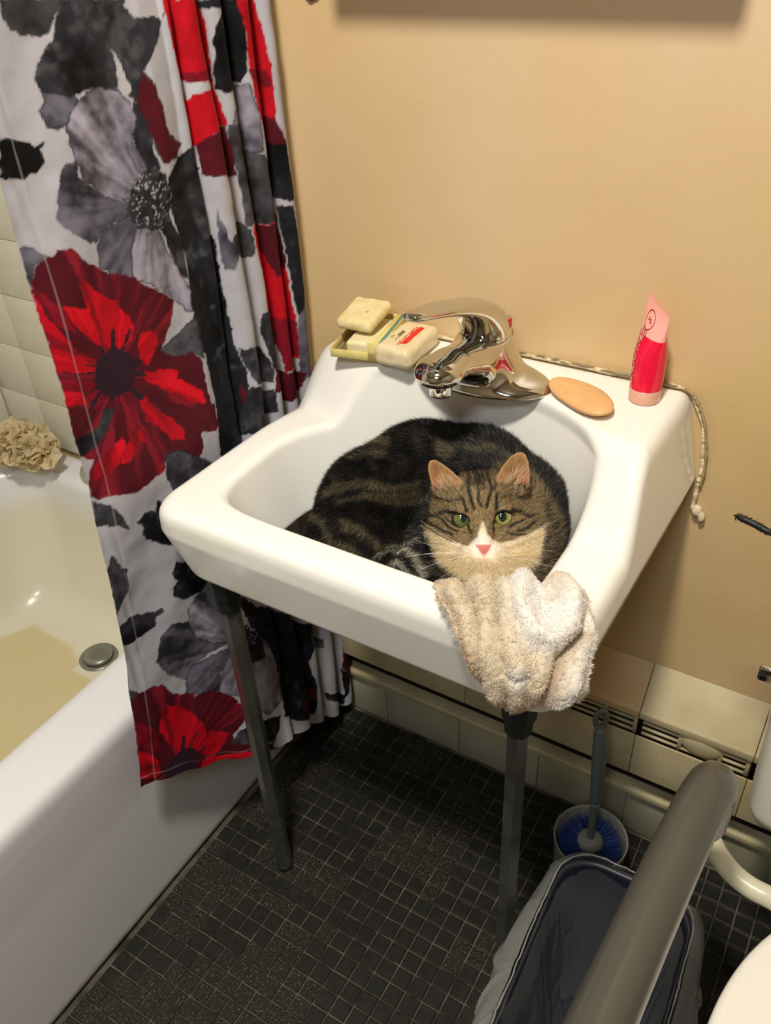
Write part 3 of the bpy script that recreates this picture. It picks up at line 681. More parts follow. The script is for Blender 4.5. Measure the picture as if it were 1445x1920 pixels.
PRINT = [
('D2','',[(44,1228),(42,1216),(48,1204),(58,1198),(75,1196),(87,1198),(97,1210),(104,1222)]),
('D1','',[(101,1222),(97,1210),(87,1192),(70,1180),(59,1166),(62,1154),(71,1146),(76,1142),(100,1146),(104,1148),(132,1146),(148,1142),(149,1140),(159,1132),(168,1124),(177,1152),(199,1170),(211,1184),(221,1196),(180,1198),(172,1208),(179,1214)]),
('W','',[(145,1178),(148,1164),(148,1150),(145,1142),(154,1134),(162,1138),(158,1154),(153,1168)]),
('W','',[(175,1214),(170,1208),(180,1200),(205,1196),(217,1190),(219,1210)]),
('G1','o',[(62,1154),(64,1148),(57,1140),(59,1128),(68,1122),(82,1124),(94,1130),(100,1142),(92,1146)]),
('D1','',[(161,1130),(169,1122),(172,1088),(175,1052),(177,1034),(174,1018),(188,988),(188,940),(177,952),(166,994),(156,1022),(152,1056),(152,1098)]),
('G1','r',[(68,1094),(56,1084),(50,1068),(42,1052),(46,1042),(63,1026),(79,1014),(89,1024),(107,1028),(134,1030),(132,1042),(113,1048),(89,1066),(78,1080),(80,1094)]),
('G2','or',[(102,1144),(88,1134),(78,1124),(76,1108),(79,1092),(83,1074),(95,1062),(112,1048),(132,1044),(162,1050),(160,1064),(156,1078),(151,1094),(160,1118),(156,1128),(145,1142),(124,1148)]),
('G1','or',[(89,1024),(81,1012),(78,992),(87,986),(90,976),(113,970),(119,994),(131,1012),(144,1026),(128,1030)]),
('G2','or',[(133,1016),(119,994),(113,968),(132,958),(162,930),(180,906),(185,906),(188,928),(176,960),(166,982),(158,1010)]),
('D1','',[(142,1058),(161,1068),(180,1058),(179,1028),(176,1010),(158,1006),(134,1014),(125,1030),(132,1046)]),
('D0','',[(10,1128),(25,1124),(38,1118),(41,1114),(50,1116),(53,1114),(46,1110),(47,1100),(39,1094),(21,1090),(10,1094),(0,1098)]),
('G1','',[(0,1038),(12,1034),(21,1024),(26,1020),(11,1014),(2,998),(0,1000)]),
('M1','o',[(176,1156),(185,1142),(193,1120),(192,1108),(197,1092),(213,1080),(203,1068),(179,1068),(170,1102),(164,1128)]),
('D0','',[(231,1074),(203,1068),(182,1054),(176,1036),(184,1002),(190,960),(183,908),(188,852),(195,778),(189,702),(230,708),(402,720),(402,752),(296,754),(296,802),(290,828),(287,842),(285,886),(284,932),(284,972),(232,1012),(280,1050)]),
('D1','',[(201,1062),(227,1072),(280,1050),(232,1012),(284,972),(220,978),(207,1020)]),
('R','',[(221,1210),(222,1190),(224,1174),(226,1146),(227,1136),(390,1124),(392,1146),(392,1180),(388,1202)]),
('M2','',[(230,1148),(293,1142),(391,1142),(391,1126),(227,1136)]),
('R','',[(227,1124),(231,1100),(231,1076),(284,1072),(307,1082),(399,1082),(395,1104),(390,1124),(291,1122)]),
('W','',[(224,1138),(317,1130),(303,1128),(291,1122),(284,1116),(227,1124)]),
('M1','',[(282,1074),(281,1042),(317,1036),(317,1032),(399,1026),(400,1052),(397,1082),(307,1082)]),
('D0','',[(387,1202),(387,1192),(401,1192),(480,1188),(489,1198)]),
('D0','',[(494,1196),(412,1186),(402,1174),(396,1162),(398,1150),(393,1136),(392,1118),(408,1112),(486,1116),(497,1126),(501,1154),(498,1196)]),
('G2','o',[(420,1112),(416,1096),(406,1082),(418,1058),(492,1042),(503,1040),(506,1076),(497,1114)]),
('R','',[(495,1196),(573,1192),(581,1156),(586,1118),(584,1068),(591,1040),(514,1058),(506,1080),(501,1106),(499,1134),(501,1160)]),
('M2','',[(498,1128),(580,1120),(585,1102),(503,1114)]),
('M1','',[(506,1096),(584,1068),(595,1040),(592,1030),(568,1038)]),
('G0','',[(399,1082),(419,1078),(492,1042),(507,1036),(569,958),(569,948),(411,968),(400,968),(400,1002),(400,1032),(398,1062)]),
('D0','',[(513,1048),(595,1040),(599,970),(569,978),(510,1022)]),
('D0','',[(569,970),(594,966),(600,856),(600,836),(583,818),(579,862),(576,896),(572,942)]),
('R','',[(410,966),(510,956),(572,914),(575,886),(576,846),(580,818),(581,758),(495,754),(487,794),(411,860),(414,902),(409,946)]),
('M1','',[(410,966),(570,948),(575,888),(500,888),(486,922)]),
('M2','',[(417,850),(580,814),(583,764),(495,754),(487,794)]),
('G0','o',[(395,974),(309,970),(306,958),(318,942),(399,932),(407,940),(405,962)]),
('G1','',[(291,1006),(302,970),(316,954),(304,932),(290,934),(287,958)]),
('G1','',[(583,818),(600,838),(600,778),(600,748),(600,728),(577,720),(579,776)]),
('M1','',[(415,808),(495,754),(589,734),(573,706),(489,710),(402,748)]),
('D1','o',[(291,834),(392,814),(404,782),(402,762),(310,780),(295,812)]),
('D1','',[(402,860),(394,838),(399,814),(406,774),(490,812),(418,856)]),
('D1','',[(292,776),(300,780),(404,748),(403,718),(292,716),(277,734)]),
('M1','',[(288,790),(293,768),(287,756),(283,776)]),
('G0','o',[(134,872),(129,880),(158,888),(187,898),(188,876),(186,848),(172,860),(152,864)]),
('M1','f1',[(1,1000),(5,1004),(11,1014),(25,1020),(35,1022),(50,1020),(59,1006),(73,996),(88,982),(91,982),(116,970),(125,958),(140,948),(162,928),(159,914),(145,894),(129,880),(152,864),(172,860),(183,848),(184,804),(197,746),(162,758),(162,738),(147,726),(8,800),(0,814),(0,862)]),
('M1','f1',[(0,876),(0,826),(1,808),(22,808),(7,786),(0,772),(1,754),(8,748),(28,744),(42,738),(59,732),(87,738),(100,738),(106,758),(124,738),(158,730),(162,746),(149,766),(190,746),(193,784)]),
('R','f1',[(50,992),(66,972),(86,954),(98,934),(100,920),(95,908),(76,902),(61,914),(46,926),(30,952),(22,972),(50,960),(50,978)]),
('R','f1',[(0,998),(8,964),(29,920),(46,904),(42,892),(2,910),(0,962)]),
('M2','f1',[(8,994),(24,970),(31,940),(15,954),(8,974)]),
('R','f1',[(108,912),(127,904),(128,892),(107,872),(99,882),(98,900)]),
('R','f1',[(95,870),(134,856),(149,848),(145,840),(177,808),(178,790),(150,804),(127,830),(99,856)]),
('R','f1',[(82,858),(101,824),(120,802),(138,774),(136,762),(119,770),(99,802),(86,824)]),
('M2','f1',[(1,904),(40,882),(45,856),(32,852),(6,870),(1,886)]),
('R','f1',[(0,890),(18,880),(28,862),(6,870),(0,872)]),
('D1','',[(3,830),(29,832),(40,848),(54,848),(39,824),(22,808),(1,808),(0,824)]),
('R','f1',[(52,810),(54,796),(38,778),(21,770),(9,776),(15,790),(32,800)]),
('R','f1',[(67,812),(83,800),(83,784),(74,796),(52,774),(42,780)]),
('R','f1',[(90,826),(123,796),(140,770),(131,766),(103,796),(87,814)]),
('D0','ray1',[(47,906),(63,910),(83,902),(91,886),(90,872),(79,860),(58,862),(44,874),(41,892)]),
('G1','o',[(106,758),(101,730),(107,708),(128,702),(172,708),(147,734),(127,752)]),
('D1','o',[(2,748),(18,736),(29,718),(37,694),(21,708),(1,718)]),
('D1','',[(10,674),(17,656),(18,648),(26,644),(23,612),(10,600),(0,590),(0,622),(0,654)]),
('D1','',[(0,574),(18,574),(45,562),(54,556),(64,556),(66,548),(54,548),(51,534),(32,534),(10,536),(0,544)]),
('D0','o',[(82,704),(79,692),(65,700),(51,694),(59,682),(55,674),(66,656),(83,640),(104,632),(113,686)]),
('D0','',[(92,610),(83,594),(91,580),(81,576),(81,562),(98,544),(134,540),(157,528),(140,578)]),
('D0','',[(170,512),(209,454),(297,418),(480,290),(412,284),(398,268),(406,210),(404,178),(394,148),(293,202),(218,240),(223,312),(212,388),(187,442)]),
('G1','r',[(100,508),(71,524),(52,514),(47,494),(42,482),(59,448),(85,420),(98,434),(123,438),(152,434),(116,470)]),
('G2','or',[(135,548),(114,536),(100,530),(99,502),(106,478),(128,452),(152,436),(177,432),(169,504),(163,540)]),
('G1','or',[(95,436),(86,422),(83,398),(108,376),(129,358),(133,396),(153,402),(148,428)]),
('G2','or',[(149,410),(132,392),(131,356),(158,334),(168,304),(195,268),(219,276),(223,312),(215,378),(197,422),(168,430)]),
('D1','',[(150,456),(183,446),(206,402),(204,368),(174,382),(150,418)]),
('G0','',[(407,320),(494,264),(490,244),(412,284)]),
('M1','',[(297,236),(402,208),(405,184),(316,202)]),
('D0','',[(484,140),(582,72),(576,46),(486,120)]),
('D0','',[(577,146),(598,122),(589,74),(579,66)]),
('M1','',[(586,208),(599,186),(599,118),(580,144)]),
('D1','',[(186,266),(213,250),(206,222),(188,202),(170,228),(133,258),(149,270),(166,272)]),
('G1','',[(0,474),(11,464),(15,454),(0,448)]),
('M1','f2',[(0,448),(10,458),(31,452),(49,442),(64,414),(75,402),(83,400),(95,390),(95,382),(105,384),(123,372),(148,342),(166,300),(158,282),(142,270),(137,256),(170,228),(188,208),(205,184),(175,196),(0,302),(0,386)]),
('R','f2',[(45,410),(73,382),(91,354),(104,316),(99,276),(79,292),(57,318),(35,374)]),
('R','f2',[(109,308),(136,276),(119,256),(99,258),(92,278)]),
('M2','f2',[(0,424),(31,382),(36,338),(12,360),(0,392)]),
('R','f2',[(0,376),(27,340),(32,306),(23,302),(0,330)]),
('R','f2',[(91,264),(131,240),(169,214),(175,196),(119,226),(87,246)]),
('D0','ray2',[(31,322),(46,324),(68,312),(89,282),(98,252),(83,248),(42,274),(28,306)]),
]
CENT = {'f1': (64, 882), 'f2': (60, 286), 'g1': (156, 1036), 'g2': (176, 424)}
ss_ = np.linspace(0, 1, 900); _x, _y = cur_xy(ss_, np.full(900, .9)); U_ = np.r_[0, np.cumsum(np.hypot(np.diff(_x), np.diff(_y)))]*1000
def print_colour(u, z):
    """floral print in fabric millimetres"""
    n = len(u); q = np.stack([u, z], 1); nlo = vnoise(q, 1/38., 3); nmd = vnoise(q+90, 1/9., 3); nhi = vnoise(q+30, 1/2.2, 2)
    uu = u+(vnoise(q+500, 1/6., 2)-.5)*4.5; zz = z+(vnoise(q+900, 1/6., 2)-.5)*4.5
    C = np.tile(np.array([.46, .455, .51]), (n, 1))*(.94+.08*nlo)[:, None]
    base = dict(D0=(.010, .011, .015), D1=(.020, .020, .026), D2=(.036, .036, .042), G0=(.075, .073, .090), G1=(.098, .094, .125), G2=(.225, .21, .27),
                R=(.50, .004, .014), M1=(.080, .006, .013), M2=(.19, .005, .015), W=(.50, .485, .53))
    cen = {k: np.array(v) for k, v in CENT.items()}
    for key, fl, P in PRINT:
        P = np.array(P, float); lo = P.min(0)-4; hi = P.max(0)+4
        i = np.where((uu > lo[0]) & (uu < hi[0]) & (zz > lo[1]) & (zz < hi[1]))[0]
        if len(i) == 0: continue
        a, b = uu[i], zz[i]; ins = pip(a, b, P); d = np.where(ins, 1, -1)*pdist(a, b, P)
        w = sstep(-.6, .9, d); col = np.tile(np.array(base[key]), (len(i), 1))
        m = nlo[i]*.5+nmd[i]*.5
        if key in ('R', 'M1', 'M2') and fl[:1] == 'f':
            c = cen[fl]; an = np.arctan2(b-c[1], a-c[0]); r = np.hypot(a-c[0], b-c[1])
            st = vnoise(np.stack([np.cos(an)*9, np.sin(an)*9, r*.012], 1), 1.0, 3)
            s = sstep(.50, .72, st); 
            if key == 'R':
                col = col*(1-.82*sstep(.56, .74, st)[:, None])+np.array([.16, .006, .014])*.82*sstep(.56, .74, st)[:, None]
                col = col*(1+.5*sstep(.46, .30, st))[:, None]
            else: col = col*(.7+.9*st)[:, None]+np.array([.17, .004, .009])*(s*(.8 if key == 'M1' else .6))[:, None]
            if key == 'R': w = w*sstep(.20, .34, st+np.clip(d, 0, 4)*.08)
        elif key[0] in 'GD':
            g = cen['g1'] if b.mean() > 600 else cen['g2']; an = np.arctan2(b-g[1], a-g[0]); r = np.hypot(a-g[0], b-g[1])
            st = vnoise(np.stack([np.cos(an)*7, np.sin(an)*7, r*.01], 1), 1.0, 3); k = .20+1.55*sstep(.30, .70, m*.45+st*.55)
            if 'r' in fl: k = k*np.interp(r, [0, 25, 60, 110], [.30, .55, 1.0, 1.15])
            col = col*k[:, None]; 
            if key == 'D1': col += (sstep(.52, .75, m)*.04)[:, None]
            if key == 'D0': col += (sstep(.60, .80, m)*.05)[:, None]*np.array([.9, .95, 1.15])
        elif key[0] == 'M': col = col*(.5+m)[:, None]
        elif key == 'R': col = col*(.55+.8*m)[:, None]
        if fl[:3] == 'ray':
            c = cen['f'+fl[3]]; an = np.arctan2(b-c[1], a-c[0]); i2 = np.where(np.hypot(uu-c[0], zz-c[1]) < 70)[0]
            an = np.arctan2(zz[i2]-c[1], uu[i2]-c[0]); r = np.hypot(uu[i2]-c[0], zz[i2]-c[1])
            rad = 25+24*sstep(.52, .80, vnoise(np.stack([np.cos(an)*8, np.sin(an)*8, an*0+5], 1), 1.0, 2)); w2 = sstep(1.2, -1.2, r-rad)
            C[i2] = C[i2]*(1-w2[:, None])+np.array([.028, .012, .022])*w2[:, None]; continue
        C[i] = C[i]*(1-w[:, None])+col*w[:, None]
        if 'o' in fl:
            e = np.exp(-(d/1.0)**2)*.92*(nmd[i] > .30); C[i] = C[i]*(1-e[:, None])+np.array([.02, .02, .026])*e[:, None]
    for g in ('g1', 'g2'):   # speckled stamens
        c = cen[g]; r = np.hypot(u-c[0], (z-c[1])*.8); e = sstep(34, 14, r)*sstep(.64, .74, nhi); C = C*(1-e[:, None])+np.array([.40, .38, .42])*e[:, None]
    return C*(.93+.10*nhi)[:, None]
def make_curtain():
    ss = np.interp(np.linspace(0, U_[-1], 380), U_, ss_)
    tz = np.concatenate([np.linspace(0, .63, 600), np.linspace(.63, 1, 26)[1:]])   # dense where printed detail is in view
    Sg, Tg = np.meshgrid(ss, tz, indexing='ij'); H = hem_z(Sg)+.0025*np.sin(Sg*60); Z = H+(1.93-H)*Tg
    X, Y = cur_xy(Sg, Z); Ug = np.broadcast_to(np.interp(ss, ss_, U_)[:, None], Sg.shape)
    V = np.stack([X, Y, Z], -1).reshape(-1, 3); u = Ug.ravel(); z = V[:, 2]*1000
    C = print_colour(u, np.where(z > 1260, z-596, z))
    hz = (H*1000).ravel(); dh = z-hz
    for dd, uu_ in ((np.abs(u-21), None), (np.abs(dh-15), None)):   # hem seams: one line of thread
        e = sstep(.95, .3, dd)*.55; C = C*(1-e[:, None])+np.array([.55, .48, .50])*e[:, None]
    wr = .0006*np.sin(z*.05+u*.4)*(u < 24); V[:, 0] += wr
    V[:, 0] += .0011*(vnoise(np.stack([u, z], 1), 1/26., 2)-.5)*2+.0022*(vnoise(np.stack([u*.6, z*.25], 1)+7, 1/30., 2)-.5)
    m, n = len(ss), len(tz); i, j = np.meshgrid(np.arange(m-1), np.arange(n-1), indexing='ij'); i = i.ravel(); j = j.ravel()
    return V, np.stack([i*n+j, (i+1)*n+j, (i+1)*n+j+1, i*n+j+1], 1), C
V, F, C = make_curtain()
M_cloth = mat('curtain_polyester', (.5, .5, .5), .7, vcol=True, spec=.18, bump=(900, .08, .0004))
cur = empty('shower_curtain', (.03, -.25, .05), 'floral shower curtain in red, grey and black hanging outside the bathtub', 'shower curtain')
link('curtain_cloth', mesh_np('curtain_cloth', V, F, True, C), M_cloth, cur)
rod = tag(tube('curtain_rod', [(.02, -2.195, 1.955), (.02, -1.0, 1.955), (.02, -.006, 1.955)], .0125, M_chrome), 'chrome shower curtain rod running above the bathtub edge', 'curtain rod')
for k in range(10):
    yy = -.40+k*.042; an = np.linspace(0, 2*np.pi, 25)
    tube('curtain_ring', [(.02+.019*math.cos(a), yy, 1.947+.024*math.sin(a)) for a in an], .0016, M_chrome, cur, n=8)

# ------------------------------------------------------------------ cat curled up in the basin
cO = np.array([.428, -.263, .760]); cR = np.array([.854, .519, -.050]); cU = np.array([-.276, .531, .801]); cF = np.array([.442, -.670, .596])
cR /= np.linalg.norm(cR); cF = np.cross(cR, cU); cF /= np.linalg.norm(cF); cU = np.cross(cF, cR)
KC = .00055
def tolocal(P): d = P-cO; return np.stack([d@cR, d@cU, d@cF], 1)
def toworld(L): L = np.atleast_2d(L); return cO+L[:, :1]*cR+L[:, 1:2]*cU+L[:, 2:3]*cF
def e4(P): return [((x/5.352+790-903)*KC, -((y/5.352+830-971)*KC)) for x, y in P]
EARL = e4([(150, 515), (112, 410), (80, 290), (77, 215), (95, 168), (130, 155), (170, 163), (240, 205), (320, 270), (415, 368), (400, 470), (300, 560), (200, 570)])
EARR = e4([(770, 338), (840, 225), (930, 122), (1000, 80), (1050, 76), (1085, 105), (1112, 180), (1122, 290), (1116, 400), (1098, 475), (1020, 540), (900, 520), (800, 440)])
SP = np.array([(.279, -.281, .660), (.268, -.205, .676), (.297, -.152, .688), (.362, -.135, .692), (.424, -.162, .690), (.446, -.212, .690), (.408, -.232, .718)])
SR = np.array([.064, .074, .075, .073, .066, .060, .044])
def ear(L, poly, zc, sx):
    x, y, z = L[:, 0], L[:, 1], L[:, 2]; P = np.array(poly); c = P.mean(0)
    u = (x-c[0]); v = y-c[1]
    z0 = zc+9.0*u*u-.22*v-.010*np.exp(-((u/.010)**2+(v/.014)**2))
    m = (np.abs(z-z0) < .02) & (np.hypot(u, v) < .05); d2 = np.full(len(L), .05)
    if m.any(): d2[m] = np.where(pip(x[m], y[m], poly), -1, 1)*pdist(x[m], y[m], poly)
    return smax(np.abs(z-z0)*.92-.0020, d2, .002)
def bodyf(P):
    d = None
    for i in range(len(SP)-1):
        e = cap(P, SP[i], SP[i+1], SR[i], SR[i+1]); d = e if d is None else smin(d, e, .012)
    d = smin(d, ell(P, (.345, -.245, .655), (.10, .08, .055)), .02)
    d = smin(d, ell(P, (.298, -.280, .676), (.060, .050, .052)), .016)
    d = smin(d, ell(P, (.440, -.282, .686), (.054, .050, .050)), .02)
    d = smin(d, cap(P, (.325, -.305, .690), (.372, -.312, .702), .021, .0165), .008)
    d = smin(d, cap(P, (.395, -.318, .690), (.440, -.322, .696), .019, .017), .008)
    # tail wrapped along the front wall of the basin
    for a, b in (((.262, -.300, .650), (.30, -.325, .672)), ((.30, -.325, .672), (.36, -.330, .680))): d = smin(d, cap(P, a, b, .014, .013), .006)
    cav = np.minimum(np.where(P[:, 2] < .80, bowl2(P[:, 0], P[:, 1])+.24*np.maximum(.742-P[:, 2], -.05), 9), .7415-P[:, 2]+2.2*np.maximum(0, P[:, 1]+.16))
    cav = np.maximum(cav, .602-P[:, 2])
    return smax(d, cav+.002, .012)
def headf(L):
    d = ell(L, (0, .008, -.046), (.0485, .040, .0455))
    for s in (-1, 1): d = smin(d, ell(L, (s*.0285, -.021, -.038), (.0255, .024, .028)), .012)
    d = smin(d, ell(L, (.004, -.046, -.046), (.052, .038, .036)), .014)
    d = smin(d, cap(L, (0, .004, -.0105), (0, -.024, .0035), .0125, .0090), .007)
    for s in (-1, 1):
        d = smin(d, ell(L, (s*.0205, .0078, -.0085), (.0125, .0062, .0095)), .006)      # brow
        d = smin(d, ell(L, (s*.0090, -.0355, -.0005), (.0128, .0088, .0125)), .005)     # whisker pads
    d = smin(d, ell(L, (0, -.0305, .0090), (.0074, .0056, .0066)), .003)
    d = smin(d, ell(L, (0, -.0460, -.0060), (.0115, .0080, .0120)), .005)
    d = smax(d, -cap(L, (0, -.0375, .0175), (0, -.0425, .0150), .0007, .0007), .0012)
    for s in (-1, 1): d = smax(d, -cap(L, (0, -.0430, .0140), (s*.011, -.0455, .0105), .0009, .0008), .0015)
    d = smin(d, ear(L, EARL, -.026, -1), .005); d = smin(d, ear(L, EARR, -.026, 1), .005)
    return d
def cat_f(P):
    L = tolocal(P); d = smin(bodyf(P), headf(L), .012)
    for (ex, ey, sl, w) in ((-.0205, -.0012, -.42, (.0078, .0038, .0150)), (.0214, .0006, .25, (.0085, .0056, .0150))):
        c_, s_ = math.cos(sl), math.sin(sl); q = L-np.array([ex, ey, .003]); q = np.stack([c_*q[:, 0]+s_*q[:, 1], -s_*q[:, 0]+c_*q[:, 1], q[:, 2]], 1)
        d = smax(d, -ell(q, (0, 0, 0), w), .0015)
    return d
def strokes(a, b, L, soft=2.0):
    w = np.zeros(len(a))
    for wd, P in L:
        P = np.array(P, float); lo = P.min(0)-wd*2; hi = P.max(0)+wd*2; m = (a > lo[0]) & (a < hi[0]) & (b > lo[1]) & (b < hi[1])
        if m.any(): w[m] = np.maximum(w[m], sstep(wd*.5+soft, wd*.5-soft, pdist(a[m], b[m], P, False)))
    return w
c4 = lambda L: [(w, [(x/5.352+790, y/5.352+830) for x, y in P]) for w, P in L]
FACE_D = c4([(4.6, [(470, 200), (505, 300), (500, 370), (478, 480), (500, 580), (525, 660)]), (4.6, [(730, 200), (690, 290), (680, 370), (705, 480), (665, 560), (650, 650)]),
    (7, [(590, 200), (590, 300), (585, 420)]), (3.5, [(585, 420), (570, 560), (590, 640)]), (3.4, [(545, 210), (560, 330), (545, 420)]), (3.4, [(640, 220), (640, 330), (625, 470)]),
    (4, [(430, 580), (445, 690)]), (4.6, [(750, 550), (738, 665)]), (4.4, [(345, 700), (255, 708), (180, 745), (90, 742)]), (4.8, [(900, 690), (1000, 700), (1060, 750), (1120, 738)]),
    (3, [(465, 800), (475, 850), (495, 905)]), (3.4, [(725, 790), (712, 850), (712, 895)]), (3.4, [(225, 770), (280, 850), (370, 892)]), (3.4, [(115, 800), (200, 870), (320, 925)]), (2.5, [(260, 760), (330, 830)]),
    (3.2, [(880, 850), (960, 800), (1020, 780)]), (4, [(965, 885), (1060, 862), (1130, 800)]), (3, [(850, 900), (950, 930), (1050, 930)]), (3.5, [(300, 215), (400, 222), (440, 290)]), (3.5, [(880, 210), (800, 230), (740, 300)]),
    (3, [(470, 400), (420, 470)]), (3, [(760, 420), (730, 480)]), (3.2, [(1040, 480), (1110, 490)]), (2.6, [(170, 560), (300, 600), (420, 560)]), (2.2, [(800, 560), (950, 540), (1040, 560)])])
NECK_D = c4([(9, [(1120, 200), (1230, 330), (1330, 520), (1400, 700)]), (6, [(1160, 480), (1250, 640), (1280, 760)]), (7, [(1230, 860), (1250, 960), (1200, 1080)]), (7, [(1330, 800), (1340, 980), (1250, 1150), (1080, 1270)]), (5, [(1170, 1090), (1110, 1180), (1010, 1260)]),
    (14, [(1440, 760), (1430, 1000), (1330, 1200)])])
BODY_B = [(15, [(676, 846), (700, 832), (730, 826), (754, 830)]), (9, [(690, 858), (725, 850), (752, 848)]), (14, [(640, 925), (668, 908), (709, 904), (750, 914), (806, 905)]), (10, [(655, 938), (700, 926), (760, 928), (808, 922)]), (9, [(730, 940), (780, 938), (812, 934)]),
    (14, [(612, 900), (596, 940), (584, 990)]), (11, [(612, 960), (628, 985), (640, 1010)]), (16, [(664, 980), (690, 990), (716, 1010), (722, 1024)]), (10, [(640, 1010), (668, 1024), (690, 1040)]), (8, [(700, 1045), (725, 1060), (742, 1070)]),
    (20, [(848, 840), (864, 850), (876, 842)]), (9, [(895, 842), (918, 850), (945, 852)]), (8, [(960, 858), (985, 872)]), (9, [(798, 1056), (830, 1078), (868, 1088)]), (6, [(640, 878), (655, 866), (668, 860)])]
BODY_G = [(9, [(752, 1034), (770, 1048), (790, 1078)]), (5, [(735, 1022), (765, 1020), (782, 1012)]), (5, [(745, 1050), (760, 1065), (768, 1078)]), (4, [(715, 1040), (740, 1030), (760, 1034)])]
FPOLY = [(800, 930), (804, 980), (812, 1003), (845, 1018), (872, 1028), (890, 1006), (899, 975), (907, 975), (914, 1006), (935, 1022), (960, 1018), (1002, 998), (1020, 975), (1024, 930), (1010, 898), (990, 872), (960, 858), (930, 862), (890, 862), (850, 862), (815, 878), (802, 900)]
NPOLY = [(1000, 888), (1030, 925), (1056, 980), (1054, 1040), (1025, 1085), (970, 1110), (985, 1080), (1008, 1045), (1018, 1010), (1016, 960)]
WPOLY = [(806, 996), (845, 1014), (876, 1024), (892, 1004), (900, 978), (905, 978), (912, 1004), (935, 1018), (962, 1012), (1004, 996), (1020, 985), (1018, 1012), (1012, 1036), (996, 1060), (976, 1080), (968, 1096), (878, 1094), (845, 1068), (825, 1046), (812, 1018)]
def coat(P):
    L = tolocal(P); k = 1-L[:, 2]/.88; a = 903+L[:, 0]/(KC*k); b = 971-L[:, 1]/(KC*k)
    aa = a+(vnoise(P, 160, 2)-.5)*4.5; bb = b+(vnoise(P+5, 160, 2)-.5)*4.5; n = vnoise(P, 60, 3)
    C = np.tile(np.array([.0060, .0060, .0058]), (len(P), 1))*(.6+.9*n)[:, None]
    fade = sstep(-.13, -.02, 1*(L[:, 2]))*0+1
    a2 = a+(vnoise(P+9, 55, 3)-.5)*20; b2 = b+(vnoise(P+4, 55, 3)-.5)*16
    w = strokes(a2, b2, BODY_B, 6)*.92; w = np.maximum(w, .10*sstep(.45, .7, n))
    C = C*(1-w[:, None])+(np.array([.150, .122, .072])*(.45+1.1*n)[:, None])*w[:, None]
    w = strokes(aa, bb, BODY_G, 3)*.85; C = C*(1-w[:, None])+np.array([.55, .52, .42])*w[:, None]
    front = L[:, 2] > -.075
    def poly(Pl, s=4): 
        m = np.zeros(len(P)); A = np.array(Pl); lo = A.min(0)-10; hi = A.max(0)+10; i = np.where(front & (aa > lo[0]) & (aa < hi[0]) & (bb > lo[1]) & (bb < hi[1]))[0]
        if len(i): m[i] = sstep(-s, s, np.where(pip(aa[i], bb[i], Pl), 1, -1)*pdist(aa[i], bb[i], Pl))
        return m
    wn = poly(NPOLY, 7); col = np.array([.17, .125, .065])*(.6+.8*n)[:, None]; C = C*(1-wn[:, None])+col*wn[:, None]
    wd = strokes(aa, bb, NECK_D, 3)*.85*front; C = C*(1-wd[:, None])+np.array([.012, .010, .008])*wd[:, None]
    wf = poly(FPOLY, 3); t = sstep(925, 870, b); n2 = vnoise(P, 350, 2)
    col = (np.array([.25, .18, .088])*(.62+.75*n2)[:, None])*(1-.60*t)[:, None]
    tan = np.maximum(np.exp(-(((a-872)/9)**2+((b-985)/12)**2)), np.exp(-(((a-925)/9)**2+((b-985)/14)**2))); tan = np.maximum(tan, .9*np.exp(-(((np.abs(a-903)-13)/4)**2+((b-950)/18)**2)))
    tan = np.maximum(tan, .9*np.exp(-(((a-968)/16)**2+((b-972)/6)**2))); tan = np.maximum(tan, .8*np.exp(-(((a-843)/12)**2+((b-975)/5)**2)))
    col = col*(1-.6*tan[:, None])+np.array([.46, .34, .15])*.6*tan[:, None]
    C = C*(1-wf[:, None])+col*wf[:, None]
    wd = strokes(aa, bb, [(w_*1.45, q_) for w_, q_ in FACE_D], 1.5)*front*.97; C = C*(1-wd[:, None])+np.array([.012, .009, .006])*wd[:, None]
    ww = poly(WPOLY, 3); mz = np.exp(-(((a-905)/34)**2+((b-1020)/24)**2))
    col = np.array([.74, .62, .40])[None]*(1-mz)[:, None]+np.array([.86, .80, .74])[None]*mz[:, None]  # warm light on the chest put into its cream, muzzle whiter
    C = C*(1-ww[:, None])+col*ww[:, None]
    # eye rims
    for ex, ey, sl, rx, ry in ((865.7, 973, .35, 13.5, 8.6), (942, 969.2, -.22, 15.2, 11.8)):
        c_, s_ = math.cos(sl), math.sin(sl); u = (a-ex)*c_+(b-ey)*s_; v = -(a-ex)*s_+(b-ey)*c_; r = np.sqrt((u/rx)**2+(v/ry)**2); e = sstep(1.30, 1.10, r)*front
        C = C*(1-e[:, None])+np.array([.012, .009, .007])*e[:, None]
    # nose leather
    nz = np.clip((b-1020)/21., 0, 1); hw = 14*(1-nz)+2.0; e = sstep(2, -1.0, np.abs(a-903)-hw)*sstep(1019.5, 1022, b)*sstep(1042, 1039, b)*front
    C = C*(1-e[:, None])+np.array([.62, .19, .17])*e[:, None]
    e = sstep(1.6, .5, np.abs(a-903))*sstep(1039, 1042, b)*sstep(1052, 1048, b)*front*.6; C = C*(1-e[:, None])+np.array([.30, .14, .10])*e[:, None]
    # ears: tan rim, pink inside
    for poly_, pk in ((EARL, (824, 918, 12)), (EARR, (984, 905, 12))):
        Q = np.array(poly_); c0 = Q.mean(0); m = np.where((np.hypot(L[:, 0]-c0[0], L[:, 1]-c0[1]) < .045) & (L[:, 2] > -.062))[0]
        if not len(m): continue
        ins = np.where(pip(L[m, 0], L[m, 1], poly_), 1, -1)*pdist(L[m, 0], L[m, 1], poly_); w = sstep(-.001, .0005, ins)
        top = sstep(-.021, -.004, (L[m, 1]-c0[1])+.55*np.abs(L[m, 0]-c0[0])*0-.0)
